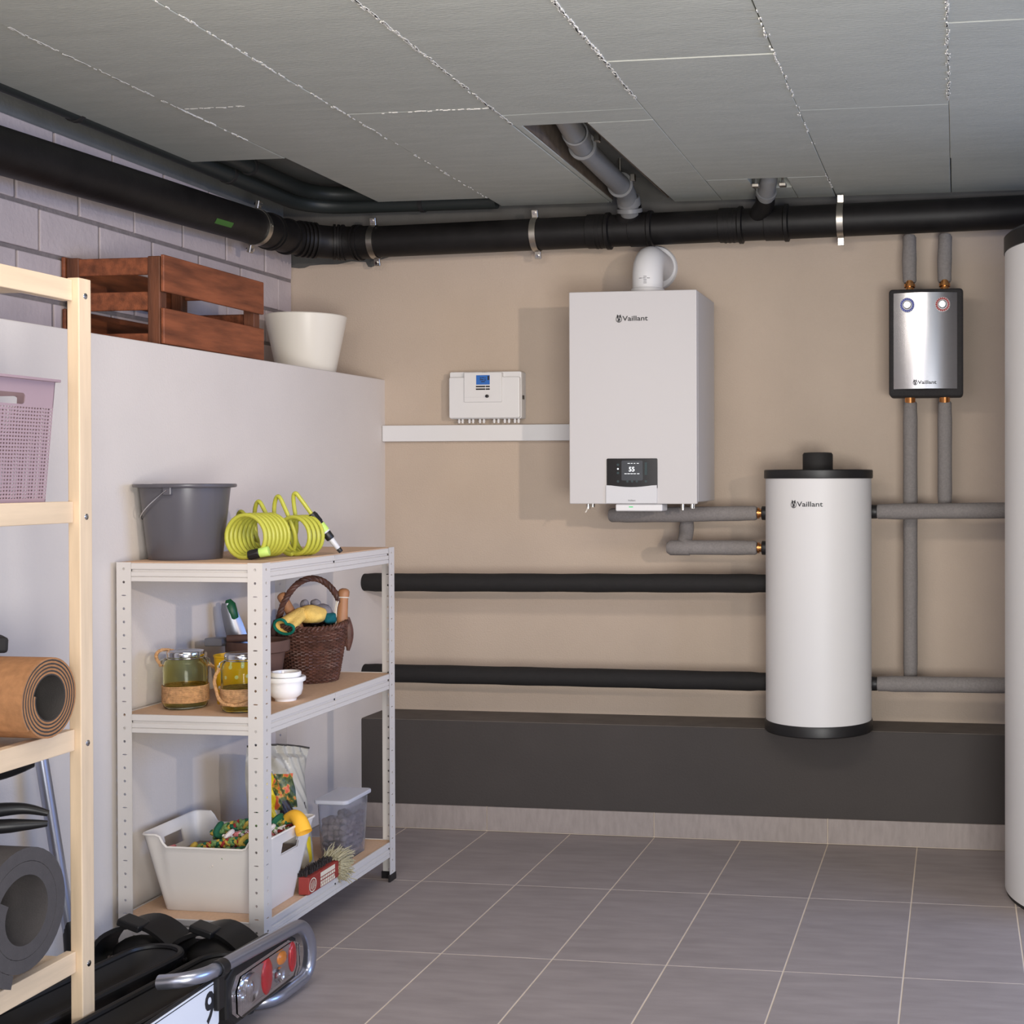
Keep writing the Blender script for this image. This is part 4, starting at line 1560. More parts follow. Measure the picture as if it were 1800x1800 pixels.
soft_blob(bm, (-0.300, -0.755, MZ + 0.225), 0.014, 0.013, 0.016, 6, 0.1)
soft_blob(bm, (-0.272, -0.740, MZ + 0.226), 0.016, 0.013, 0.015, 7, 0.1)
part('fabric', bm, M_GLOVEG, g2)
g3 = solo('cloth_scrap', soft_blob(BM(), (-0.222, -0.748, MZ + 0.184), 0.020, 0.020, 0.018, 8, 0.2), M_TEAL, (-0.222, -0.748, MZ + 0.17), 'teal cloth scrap beside the grey glove in the basket', 'cloth')


def wood_handle_tool(name, label, a, b_, r, cord):
    t = thing(name, label, 'garden tool', tuple(a))
    a, b_ = Vector(a), Vector(b_)
    bm = BM()
    pr = [(0, 0.80), (0.1, 0.92), (0.35, 1.0), (0.6, 0.92), (0.75, 0.86), (0.86, 1.02), (0.93, 1.02), (0.975, 0.8), (1.0, 0.35)]
    tube(bm, [a.lerp(b_, k) for k, _ in pr], r, 20, rad=[r * q for _, q in pr])
    part('handle', bm, M_HANDLEW, t)
    if cord:
        bm = BM()
        c = a.lerp(b_, 0.80)
        ring = []
        ax = (b_ - a).normalized()
        u = ax.orthogonal().normalized()
        v = ax.cross(u)
        tube(bm, [c + (u * math.cos(q) + v * math.sin(q)) * (r + 0.0005) for q in [2 * PI * k / 20 for k in range(20)]], 0.0016, 6, closed=True)
        f = c + Vector((-0.008, -0.012, 0.0))
        rope_bm(bm, dense(spline([f, f + Vector((-0.006, -0.004, -0.012)), f + Vector((-0.011, -0.004, -0.040)), f + Vector((-0.010, -0.002, -0.068))], 6), 0.003), 0.0022)
        rope_bm(bm, dense(spline([f + Vector((0.001, 0, 0.001)), f + Vector((-0.002, -0.006, -0.016)), f + Vector((-0.007, -0.006, -0.040)), f + Vector((-0.004, -0.004, -0.070))], 6), 0.003), 0.0022)
        for k in range(14):
            q = f + Vector((-0.007 + random.uniform(-0.004, 0.008), -0.004 + random.uniform(-0.004, 0.004), -0.066))
            tube(bm, [q, q + Vector((random.uniform(-0.006, 0.010), random.uniform(-0.005, 0.005), random.uniform(-0.022, -0.010)))], 0.0012, 5)
        part('cord', bm, M_CORD, t, 'white cord loop')
    return t


wood_handle_tool('tool_handle', 'light wooden tool handle with white cord upright in the basket', (-0.192, -0.740, MZ + 0.135), (-0.190, -0.722, MZ + 0.272), 0.0165, True)
wood_handle_tool('tool_handle', 'smooth wooden tool handle leaning at the left side of the basket', (-0.290, -0.80, MZ + 0.15), (-0.352, -0.800, MZ + 0.262), 0.0155, False)

# ---- lower board: white box with rope toys
bxc = Vector((-0.268, -1.234, LZ))
tub = thing('storage_box', 'white plastic box of rope toys on the lowest board', 'box', tuple(bxc))
bm = BM()
bw0, bd0, bw1, bd1, bh = 0.138, 0.085, 0.176, 0.125, 0.205
NB = 40


def rr_pt(hw_, hd_, r, t):
    """point at fraction t round a rounded rectangle"""
    pts_ = rrect(-hw_, hw_, -hd_, hd_, r, 5)
    L = [0]
    for a, b_ in zip(pts_, pts_[1:] + pts_[:1]):
        L.append(L[-1] + math.dist(a, b_))
    s = t * L[-1]
    for i in range(len(pts_)):
        if s <= L[i + 1]:
            f = (s - L[i]) / (L[i + 1] - L[i] + 1e-9)
            a, b_ = pts_[i], (pts_ + pts_[:1])[i + 1]
            return (a[0] + (b_[0] - a[0]) * f, a[1] + (b_[1] - a[1]) * f)
    return pts_[0]


NP = 120


def box_ring(t, inset=0.0, lip=0.0):
    hw_ = bw0 + (bw1 - bw0) * t - inset + lip
    hd_ = bd0 + (bd1 - bd0) * t - inset + lip
    return [rr_pt(hw_, hd_, 0.014, k / NP) for k in range(NP)]


def rim_z(p):
    z = bh
    if abs(p[0]) < 0.128 and p[1] < 0:          # dipped front edge
        z -= 0.030 * min(1, max(0, (0.128 - abs(p[0])) / 0.018))
    elif abs(p[0]) < 0.128 and p[1] > 0:
        z -= 0.030 * min(1, max(0, (0.128 - abs(p[0])) / 0.018))
    return z


def hole_skip(k, t):
    p = rr_pt(bw0 + (bw1 - bw0) * t, bd0 + (bd1 - bd0) * t, 0.014, k / NP)
    return abs(p[1]) < 0.042 and abs(p[0]) > 0.1 and 0.70 < t < 0.86


levels = [0.0, 0.2, 0.4, 0.55, 0.68, 0.70, 0.74, 0.78, 0.82, 0.86, 0.88, 1.0]
for ins in (0.0, 0.0028):
    V = []
    for t in levels:
        ring = box_ring(t, ins)
        V.append([bm.verts.new((bxc.x + p[0], bxc.y + p[1], LZ + (0.0005 if ins == 0 else 0.003) + (rim_z(p) - 0.002) * t)) for p in ring])
    for i in range(len(levels) - 1):
        tm = (levels[i] + levels[i + 1]) / 2
        for k in range(NP):
            if hole_skip(k + 0.5, tm):
                continue
            q = (V[i][k], V[i][(k + 1) % NP], V[i + 1][(k + 1) % NP], V[i + 1][k])
            bm.faces.new(q if ins == 0 else q[::-1])
    bm.faces.new(V[0][::-1] if ins == 0 else V[0])
tb = part('body', bm, M_BOXW, tub, sharp=40)
bm = BM()
lip = []
for p in box_ring(1.0, -0.001):
    lip.append((bxc.x + p[0], bxc.y + p[1], LZ + rim_z(p)))
tube(bm, lip, 0.0032, 8, closed=True)
part('rim', bm, M_BOXW, tub)

ROPEC = [mat('rope_green', sr(110, 140, 84), 0.9, bump=0.5, bscale=300), mat('rope_red', sr(150, 44, 42), 0.9, bump=0.5, bscale=300),
         mat('rope_yellow', sr(186, 156, 66), 0.9, bump=0.5, bscale=300), mat('rope_dkgreen', sr(30, 92, 66), 0.9, bump=0.5, bscale=300),
         mat('rope_white', sr(226, 214, 208), 0.9, bump=0.5, bscale=300), mat('rope_pink', sr(206, 120, 120), 0.9, bump=0.5, bscale=300)]


def rope_toy(label, path, r, cols_, pitch=0.05, frays=True):
    t = thing('rope_toy', label, 'dog toy', tuple(path[0]), 'rope toys in the white box')
    P = dense(spline(path, 6), 0.004)
    n = len(P)
    L = 0.0
    fr = []
    prev = None
    for i in range(n):
        tg = (P[min(i + 1, n - 1)] - P[max(i - 1, 0)]).normalized()
        if prev is None:
            prev = tg.orthogonal().normalized()
        u = (prev - tg * prev.dot(tg)).normalized()
        prev = u
        fr.append((u, tg.cross(u)))
    braid = (list(cols_) * 3)[:6]
    for s, ci in enumerate(braid):
        bm = BM()
        q = []
        for i, (p, (u, v)) in enumerate(zip(P, fr)):
            a = 2 * PI * (i * 0.004 / 0.034 * (1 if s % 2 else -1) + s / len(braid))
            k = r * (0.66 + 0.10 * math.sin(6 * a + s))
            q.append(p + (u * math.cos(a) + v * math.sin(a)) * k)
        tube(bm, q, r * 0.36, 6)
        if frays:
            for k in range(8):
                e_ = q[-1]
                tg = (P[-1] - P[-3]).normalized()
                tube(bm, [e_, e_ + tg * 0.012 + Vector((random.uniform(-1, 1), random.uniform(-1, 1), random.uniform(-.6, 1))) * 0.006,
                          e_ + tg * 0.018 + Vector((random.uniform(-1, 1), random.uniform(-1, 1), random.uniform(-1, .6))) * 0.012], 0.0014, 4)
        part('strand', bm, ROPEC[ci], t)
    for f in (0.12, 0.88):      # the knots
        p = P[int(f * (n - 1))]
        u, v = fr[int(f * (n - 1))]
        bm = BM()
        tube(bm, [p + (u * math.cos(a) + v * math.sin(a)) * r * 1.15 + u.cross(v) * r * 0.5 * math.sin(2 * a) for a in [2 * PI * k / 18 for k in range(18)]], r * 0.55, 7, closed=True)
        part('knot', bm, ROPEC[cols_[1]], t)


zb = LZ + 0.14
rope_toy('green, red and yellow rope toy lying across the top of the box', [(-0.315, -1.24, zb + 0.038), (-0.26, -1.225, zb + 0.060), (-0.20, -1.21, zb + 0.066), (-0.16, -1.20, zb + 0.066), (-0.132, -1.192, zb + 0.064)], 0.015, [0, 3, 2, 0, 1, 0])
rope_toy('pink and white rope toy in the middle of the box', [(-0.27, -1.265, zb + 0.036), (-0.21, -1.25, zb + 0.044), (-0.16, -1.245, zb + 0.050), (-0.135, -1.238, zb + 0.053)], 0.013, [5, 4, 0, 5, 1, 4])
rope_toy('green and yellow rope toy sloping down to the front of the box', [(-0.345, -1.325, zb + 0.010), (-0.30, -1.30, zb + 0.022), (-0.24, -1.29, zb + 0.034), (-0.17, -1.285, zb + 0.038)], 0.013, [0, 2, 3, 0, 1, 2])
rope_toy('dark green rope toy along the front edge of the box', [(-0.235, -1.335, zb + 0.010), (-0.19, -1.325, zb + 0.022), (-0.165, -1.32, zb + 0.026), (-0.14, -1.315, zb + 0.026)], 0.0125, [3, 0, 3, 2, 3, 3])
rope_toy('pale rope toy at the left end of the box', [(-0.400, -1.315, zb + 0.012), (-0.36, -1.32, zb + 0.006), (-0.315, -1.325, zb + 0.002), (-0.27, -1.33, zb - 0.004)], 0.0125, [4, 5, 4, 4, 1, 4])
solo('toy_ball', soft_blob(BM(), (-0.205, -1.185, zb + 0.088), 0.017, 0.017, 0.016, 4, 0.03), ROPEC[3], (-0.205, -1.185, zb + 0.07), 'dark green ball on the rope toys in the white box', 'ball')
fill = BM()
box(fill, bxc.x - 0.145, bxc.x + 0.145, bxc.y - 0.088, bxc.y + 0.088, LZ + 0.10, LZ + 0.137, 0.01, 2)
solo('folded_cloth', fill, mat('grey_cloth', sr(120, 108, 100), 0.9, var=0.2, vscale=30, bump=0.5), (bxc.x, bxc.y, LZ + 0.1), 'grey cloth filling the white box under the rope toys', 'cloth')
yg = thing('rubber_glove', 'yellow rubber glove cuff hanging over the edge of the white box', 'glove', (-0.10, -1.24, LZ + 0.2))
bm = BM()
c0 = Vector((-0.118, -1.225, LZ + 0.222))
rings = []
pth = spline([(-0.132, -1.185, LZ + 0.214), (-0.108, -1.195, LZ + 0.224), (-0.086, -1.208, LZ + 0.214), (-0.069, -1.219, LZ + 0.187)], 5)
nP = len(pth)
tube(bm, pth, 0.02, 20, caps=False, rad=[0.015 + 0.0065 * (i / nP) for i in range(nP)])
bmesh.ops.solidify(bm, geom=list(bm.faces), thickness=0.0016)
part('cuff', bm, M_OCHRE, yg)

# soil bag
sb = thing('soil_bag', 'half-full grey bag of potting soil with picture behind the white box', 'bag', (-0.275, -0.955, LZ))
bm = BM()
fdir = Vector((0.80, -0.60, 0)).normalized()       # the printed face looks towards the room
rdir = Vector((0.60, 0.80, 0)).normalized()
NU, NV = 36, 44
Wb, Hb = 0.205, 0.375
rnd = random.Random(11)
wr = [(rnd.uniform(10, 46), rnd.uniform(8, 40), rnd.uniform(0, 6), rnd.uniform(0.0016, 0.0042)) for _ in range(11)]
gridv = {}
for side in (0, 1):
    for j in range(NV + 1):
        v = j / NV
        wdt = Wb * (1.0 - 0.10 * v - 0.08 * math.sin(PI * v))
        thk = (0.062 * (1 - v) ** 0.55 * (1 if v > 0.03 else 0.72) + 0.012) if v < 0.93 else 0.006
        for i in range(NU + 1):
            u = i / NU * 2 - 1
            bulge = thk * (1 - abs(u) ** 3.0)
            x = u * wdt / 2 + 0.010 * math.sin(5 * v + 1) * v
            z = v * Hb * (1 - 0.02 * u * u) - 0.030 * v ** 3 * (0.5 + 0.5 * u)
            off = sum(a * math.sin(p * u * 0.5 + q * v + f) for p, q, f, a in wr) * (0.5 + v) * (1 - abs(u) ** 6)
            dep = (bulge + off) if side == 0 else -(bulge * 0.8)
            if abs(u) == 1:
                dep = 0
            lean = -0.02 * v + 0.035 * max(0, v - 0.72) * 1.6
            P_ = Vector((-0.275, -0.955, LZ + 0.001)) + rdir * x + fdir * (dep + lean) + Vector((0, 0, z))
            if abs(u) == 1 and side == 1:
                gridv[(1, i, j)] = gridv[(0, i, j)]
            else:
                gridv[(side, i, j)] = bm.verts.new(P_)
    for j in range(NV):
        for i in range(NU):
            q = [gridv[(side, i, j)], gridv[(side, i + 1, j)], gridv[(side, i + 1, j + 1)], gridv[(side, i, j + 1)]]
            f = bm.faces.new(q if side == 0 else q[::-1])
            if side == 0:
                U, Vv = (i + 0.5) / NU, (j + 0.5) / NV
                if 0.34 < U < 0.70 and 0.50 < Vv < 0.78:
                    f.material_index = 1
                if 0.18 < U < 0.34 and 0.42 < Vv < 0.80:
                    f.material_index = 2
                if 0.78 < U < 0.90 and 0.07 < Vv < 0.24:
                    f.material_index = 2
                if ((U - 0.50) / 0.10) ** 2 + ((Vv - 0.49) / 0.075) ** 2 < 1:
                    f.material_index = 3
                if ((U - 0.86) / 0.035) ** 2 + ((Vv - 0.50) / 0.03) ** 2 < 1:
                    f.material_index = 3
                if 0.18 < U < 0.30 and 0.36 < Vv < 0.42:
                    f.material_index = 4
floorv = [gridv[(0, i, 0)] for i in range(NU + 1)] + [gridv[(1, i, 0)] for i in range(NU - 1, 0, -1)]
bm.faces.new(floorv[::-1])
M_PIC = mat('plant_picture', sr(40, 58, 34), 0.4, col2=sr(206, 92, 60), vscale=46, detail=2)
crp = [n for n in M_PIC.node_tree.nodes if n.type == 'VALTORGB'][0].color_ramp
crp.elements[0].position, crp.elements[1].position = 0.38, 0.62
e_ = crp.elements.new(0.52)
e_.color = sr(92, 104, 52)
e_ = crp.elements.new(0.57)
e_.color = sr(206, 150, 60)
part('film', bm, [M_BAG, M_PIC, mat('bag_yellow', sr(232, 206, 40), 0.4), mat('bag_dark', sr(44, 36, 44), 0.4), mat('bag_green', sr(30, 110, 70), 0.4)], sb, sharp=60)
bm = BM()
crest = [gridv[(0, i, NV)].co.copy() if gridv[(0, i, NV)].is_valid else None for i in range(0)]
top = [Vector((-0.275, -0.955, LZ + 0.001)) + rdir * ((i / 18 * 2 - 1) * Wb * 0.45 + 0.010 * math.sin(6)) + fdir * (-0.02 + 0.0157 + 0.004 * math.sin(i * 1.9)) + Vector((0, 0, Hb - 0.030 * (i / 18) - 0.007 * (i / 9 - 1) ** 2 + 0.001)) for i in range(19)]
tube(bm, top, 0.003, 6)
part('torn_edge', bm, mat('dark_edge', sr(70, 66, 62), 0.6), sb, 'dark torn top edge')

# clear food container
fc = thing('food_container', 'clear plastic container of grey lumps with milky lid beside the soil bag', 'container', (-0.168, -0.765, LZ))
fcx, fcy, fw_, fd_, fh = -0.172, -0.772, 0.046, 0.082, 0.175


def fpt(k, t, ins):
    return rr_pt(fw_ * (0.86 + 0.14 * t) - ins, fd_ * (0.86 + 0.14 * t) - ins, 0.014, k / 64)


bm = BM()
for ins, flip in ((0.0, False), (0.0015, True)):
    V = [[bm.verts.new((fcx + fpt(k, t, ins)[0], fcy + fpt(k, t, ins)[1], LZ + (0.001 if not flip else 0.003) + t * fh)) for k in range(64)] for t in (0, 0.3, 0.6, 0.98)]
    for a, b_ in zip(V, V[1:]):
        for k in range(64):
            q = (a[k], a[(k + 1) % 64], b_[(k + 1) % 64], b_[k])
            bm.faces.new(q if not flip else q[::-1])
    bm.faces.new(V[0][::-1] if not flip else V[0])
part('tub', bm, M_CLEAR, fc)
bm = BM()
prism(bm, [(fcx + x, fcy + y) for x, y in rrect(-fw_ - 0.007, fw_ + 0.007, -fd_ - 0.007, fd_ + 0.007, 0.016, 5)], 2, LZ + fh - 0.004, LZ + fh + 0.008, 0.003)
part('lid', bm, M_CLEARLID, fc)
bm = BM()
rnd = random.Random(5)
for layer in range(7):
    zl = LZ + 0.016 + layer * 0.0165
    tl = (zl - LZ) / fh
    for ix in range(4):
        for iy in range(7):
            if layer == 6 and rnd.random() < 0.35:
                continue
            x = (ix - 1.5) / 1.5 * (fw_ * (0.84 + 0.14 * tl) - 0.0155) + rnd.uniform(-0.002, 0.002)
            y = (iy - 3) / 3 * (fd_ * (0.84 + 0.14 * tl) - 0.0155) + rnd.uniform(-0.002, 0.002)
            soft_blob(bm, (fcx + x, fcy + y, zl + rnd.uniform(-0.002, 0.002)), 0.0105, 0.0115, 0.0095, rnd.random(), 0.22, 1)
solo('dried_lumps', bm, M_PELLET, (fcx, fcy, LZ + 0.005), 'grey brown dried lumps heaped in the clear container', 'feed', kind='stuff')

# red hand brush
hb = thing('hand_brush', 'red wooden hand brush with pale bristles on the edge of the lowest board', 'brush', (-0.095, -1.09, LZ))
by0, by1 = -1.162, -0.985
bm = BM()
box(bm, -0.116, -0.084, by0, by1, LZ + 0.003, LZ + 0.050, 0.003, 2)
blk = part('block', bm, M_REDW, hb)
bm = BM()
n = 28
xo = -0.0832
cyy, czz = -1.143, LZ + 0.0265
A = [bm.verts.new((xo, cyy + 0.021 * math.cos(2 * PI * k / n), czz + 0.019 * math.sin(2 * PI * k / n))) for k in range(n)]
Bv = [bm.verts.new((xo, cyy + 0.018 * math.cos(2 * PI * k / n), czz + 0.016 * math.sin(2 * PI * k / n))) for k in range(n)]
for k in range(n):
    bm.faces.new((A[k], A[(k + 1) % n], Bv[(k + 1) % n], Bv[k]))
for k in range(5):
    h = 0.006 + 0.008 * (1 - abs(k - 2) / 2.5)
    q = [(cyy - 0.012 + k * 0.006 + a, czz + b_) for a, b_ in ((-0.0014, -h), (0.0014, -h), (0.0024, h), (0.0006, h))]
    bm.faces.new([bm.verts.new((xo, y, z)) for y, z in q])
part('stamp', bm, M_PRINTC, blk, 'cream round stamp')
bm = BM()
prism(bm, [(-1.098, LZ + 0.034), (-1.098, LZ + 0.046), (-1.012, LZ + 0.046), (-1.012, LZ + 0.034)], 0, xo + 0.0001, xo - 0.0002)
for z in (0.028, 0.018, 0.010):
    y = -1.098
    while y < -1.016:
        l = random.uniform(0.004, 0.012)
        prism(bm, [(y, LZ + z - 0.0035), (y, LZ + z + 0.0035), (y + l, LZ + z + 0.0035), (y + l, LZ + z - 0.0035)], 0, xo + 0.0001, xo - 0.0002)
        y += l + 0.0025
bs_ = part('label_print', bm, M_PRINTC, blk, 'cream printed lettering')
bm = BM()
for k in range(7):
    y = -1.094 + k * 0.0115
    prism(bm, [(y, LZ + 0.0375), (y + 0.007, LZ + 0.0375), (y + 0.009, LZ + 0.043), (y + 0.002, LZ + 0.043)], 0, xo - 0.0002, xo - 0.0005)
part('letters', bm, M_REDW, blk)
bm = BM()
for k in range(420):
    y = random.uniform(by0 + 0.005, by1 - 0.02)
    x = random.uniform(-0.122, -0.096)
    tube(bm, [(x, y, LZ + 0.049), (x + random.uniform(-0.006, 0.004), y + random.uniform(-0.005, 0.006), LZ + 0.049 + random.uniform(0.008, 0.017))], 0.0011, 4)
part('bristles', bm, M_DBRIST, hb, 'dark bristles', 'stuff')
bm = BM()
for k in range(700):
    x, z = random.uniform(-0.126, -0.076), LZ + random.uniform(0.004, 0.064)
    y = by1 - random.uniform(0.0, 0.02) if z > LZ + 0.050 else by1 - 0.004
    o_ = Vector((x - 0.108, 0.6 * 0.03, z - LZ - 0.03))
    q = Vector((x, y, z))
    d_ = Vector((random.uniform(-0.2, 0.7) + (x + 0.100) * 14, 0.9, random.uniform(-0.5, 0.5) + o_.z * 16)).normalized()
    ln = random.uniform(0.022, 0.045)
    tube(bm, [q, q + d_ * ln * 0.6, q + d_ * ln + Vector((random.uniform(-.006, .006), random.uniform(-.006, .006), -0.004))], 0.0012, 4)
part('fringe', bm, M_BRIST, hb, 'pale frayed bristles', 'stuff')

# ------------------------------------------------------------------ things on the ledge
cr = thing('fruit_crate', 'brown slatted wooden crate on the ledge by the brick wall', 'crate', (-0.66, -0.86, 1.606))
c0x, c1x, c0y, c1y, cz = -0.812, -0.525, -1.130, -0.590, 1.606


def slat(x0, x1, y0, y1, z0, z1, m=None):
    bm = BM()
    j = random.uniform(-0.002, 0.002)
    box(bm, x0, x1, y0 + j, y1 + j, cz + z0 + j, cz + z1 + random.uniform(-0.002, 0.002), 0.002)
    part('slat', bm, m or M_CRATE, cr)


for x in (c0x + 0.004, c1x - 0.040):
    for y in (c0y, c1y - 0.034):
        bm = BM()
        box(bm, x, x + 0.036, y, y + 0.034, cz + 0.0, cz + 0.246, 0.002)
        part('corner_post', bm, M_CRATEP, cr)
th = 0.010
for z0, z1 in ((0.005, 0.105), (0.148, 0.248)):
    slat(c1x, c1x + th, c0y - 0.002, c1y + 0.002, z0, z1)
    slat(c0x - th, c0x, c0y - 0.002, c1y + 0.002, z0, z1)
for z0, z1 in ((0.0, 0.034), (0.098, 0.148), (0.196, 0.243)):
    slat(c0x + 0.036, c1x - 0.038, c0y + 0.004, c0y + 0.004 + th, z0, z1)
    slat(c0x + 0.036, c1x - 0.038, c1y - 0.004 - th, c1y - 0.004, z0, z1)
for k in range(5):
    x = c0x + 0.004 + k * 0.0575
    slat(x, x + 0.05, c0y + 0.016, c1y - 0.016, 0.006, 0.014)

bm = BM()
px_, py_ = -0.622, -0.098
lathe(bm, [(0, 0.002), (0.094, 0.002), (0.097, 0.0), (0.099, 0.004), (0.137, 0.194), (0.1385, 0.200), (0.136, 0.203), (0.133, 0.200), (0.094, 0.010), (0, 0.008)], 96, (px_, py_, 1.606), cap=False)
solo('planter', bm, M_CREAM, (px_, py_, 1.606), 'cream glazed planter on the ledge beside the crate', 'planter')

# ------------------------------------------------------------------ pine shelf in the foreground
WX0, WX1, WY0, WY1 = -0.470, -0.150, -2.80, -1.980
ps = thing('pine_shelf', 'pale pine rack in the foreground with mats and a mauve basket', 'shelf', (-0.32, -2.4, 0))
levels_w = [1.628, 1.172, 0.703, 0.245]
for x in (WX1 - 0.027, WX0):
    for y in (WY1 - 0.040, WY0):
        bm = BM()
        box(bm, x, x + 0.027, y, y + 0.040, 0.0, 1.654, 0.002, 2)
        po = part('post', bm, M_PINE, ps)
        if x > -0.3:
            for z in levels_w:
                bm = BM()
                zc_ = z - 0.010
                lathe(bm, [(0.0, 0.0022), (0.0035, 0.0020), (0.0062, 0.0008), (0.0066, 0.0), (0.0066, -0.002)], 20, (x + 0.027, y + 0.021, zc_), 'x', cap=False)
                part('screw', bm, M_CHROME, po)
for z in levels_w:
    for x in (WX1 - 0.036, WX0 + 0.013):
        bm = BM()
        box(bm, x, x + 0.022, WY0 + 0.040, WY1 - 0.0405, z - 0.022, z + 0.022, 0.0018, 2)
        part('rail', bm, M_PINEH, ps)
    for k in range(4):
        yk = WY0 + 0.042 + k * 0.184
        bm = BM()
        box(bm, WX0 + 0.036, WX1 - 0.037, yk, yk + 0.180, z - 0.004, z + 0.012, 0.001)
        part('slat', bm, M_PINE, ps)

# mauve perforated basket (holes are real)
mz = levels_w[1] + 0.022
mb = thing('laundry_basket', 'mauve perforated plastic basket on the pine rack', 'basket', (-0.32, -2.28, mz))
mx0, mx1, my0, my1, mh = -0.430, -0.186, -2.480, -2.078, 0.246


def mb_pt(u, v, fx, out=0.0):
    """side wall points; v 0..1 height with taper"""
    fl = 0.016 * v
    return fl


bm = BM()


def wall_grid(P0, P1, nrm, holes=True, slotw=None):
    """perforated wall from P0 to P1 (bottom corners), tapering outwards with height"""
    P0, P1, nrm = Vector(P0), Vector(P1), Vector(nrm)
    L = (P1 - P0).length
    d_ = (P1 - P0).normalized()
    nu, nv = int(L / 0.0078), 26

    def pt(a, h, dep=0.0):
        t = h / mh
        ext = 0.014 * t
        return P0 + d_ * (-ext + (L + 2 * ext) * a) + nrm * (0.014 * t - dep) + Vector((0, 0, h))
    zt0, zt1 = 0.006, 0.190
    ph = (zt1 - zt0) / nv
    for i in range(nu):
        for j in range(nv):
            a0, a1 = i / nu, (i + 1) / nu
            h0, h1 = zt0 + j * ph, zt0 + (j + 1) * ph
            m_ = 0.20
            o4 = [pt(a0, h0), pt(a1, h0), pt(a1, h1), pt(a0, h1)]
            ai0, ai1 = a0 + (a1 - a0) * m_, a1 - (a1 - a0) * m_
            hi0, hi1 = h0 + ph * 0.28, h1 - ph * 0.28
            i4 = [pt(ai0, hi0), pt(ai1, hi0), pt(ai1, hi1), pt(ai0, hi1)]
            b4 = [pt(ai0, hi0, 0.0016), pt(ai1, hi0, 0.0016), pt(ai1, hi1, 0.0016), pt(ai0, hi1, 0.0016)]
            O = [bm.verts.new(p) for p in o4]
            I = [bm.verts.new(p) for p in i4]
            Bk = [bm.verts.new(p) for p in b4]
            for k in range(4):
                bm.faces.new((O[k], O[(k + 1) % 4], I[(k + 1) % 4], I[k]))
                bm.faces.new((I[k], I[(k + 1) % 4], Bk[(k + 1) % 4], Bk[k]))
            if not holes:
                bm.faces.new(Bk)
    # plain band above, with the grip slot cut out
    def quad(a0, a1, h0, h1):
        A = [bm.verts.new(pt(a, h)) for a, h in ((a0, h0), (a1, h0), (a1, h1), (a0, h1))]
        B_ = [bm.verts.new(pt(a, h, 0.0025)) for a, h in ((a0, h0), (a1, h0), (a1, h1), (a0, h1))]
        bm.faces.new(A)
        bm.faces.new(B_[::-1])
        for k in range(4):
            bm.faces.new((A[(k + 1) % 4], A[k], B_[k], B_[(k + 1) % 4]))
    if slotw:
        a0, a1 = slotw
        s0, s1 = 0.193, 0.215
        quad(0, a0, zt1, mh)
        quad(a1, 1, zt1, mh)
        quad(a0, a1, s1, mh)
        quad(a0, a1, zt1, s0)
        r_ = 0.009 / L
        for aa, sg in ((a0, 1), (a1, -1)):
            for k in range(5):
                g0, g1 = PI / 2 * k / 5, PI / 2 * (k + 1) / 5
                for hz_, sh_ in ((s0, 1), (s1, -1)):
                    q = [pt(aa, hz_), pt(aa + sg * r_ * (1 - math.sin(g0)), hz_ + sh_ * 0.009 * (1 - math.cos(g0))), pt(aa + sg * r_ * (1 - math.sin(g1)), hz_ + sh_ * 0.009 * (1 - math.cos(g1)))]
                    bm.faces.new([bm.verts.new(p) for p in q])
    else:
        quad(0, 1, zt1, mh)
    quad(0, 1, 0.0, zt0)


wall_grid((mx1, my0, mz), (mx1, my1, mz), (1, 0, 0), slotw=(0.20, 0.80))
wall_grid((mx0, my1, mz), (mx0, my0, mz), (-1, 0, 0))
wall_grid((mx1, my1, mz), (mx0, my1, mz), (0, 1, 0), slotw=(0.3, 0.7))
wall_grid((mx0, my0, mz), (mx1, my0, mz), (0, -1, 0), slotw=(0.3, 0.7))
box(bm, mx0 + 0.002, mx1 - 0.002, my0 + 0.002, my1 - 0.002, mz + 0.001, mz + 0.004)
part('body', bm, M_PINK, mb, sharp=50)
bm = BM()
e_ = 0.014
out = rrect(mx0 - e_ - 0.010, mx1 + e_ + 0.010, my0 - e_ - 0.010, my1 + e_ + 0.010, 0.010, 3)
inn = rrect(mx0 - e_ + 0.002, mx1 + e_ - 0.002, my0 - e_ + 0.002, my1 + e_ - 0.002, 0.004, 3)
for z, fl in ((mz + mh - 0.004, True), (mz + mh + 0.001, False)):
    A = [bm.verts.new((x, y, z)) for x, y in out]
    B_ = [bm.verts.new((x, y, z)) for x, y in inn]
    n = len(A)
    for k in range(n):
        q = (A[k], A[(k + 1) % n], B_[(k + 1) % n], B_[k])
        bm.faces.new(q[::-1] if fl else q)
    if fl:
        A0, B0 = A, B_
    else:
        for k in range(n):
            bm.faces.new((A0[k], A0[(k + 1) % n], A[(k + 1) % n], A[k]))
            bm.faces.new((B0[(k + 1) % n], B0[k], B_[k], B_[(k + 1) % n]))
part('rim', bm, M_PINK, mb)


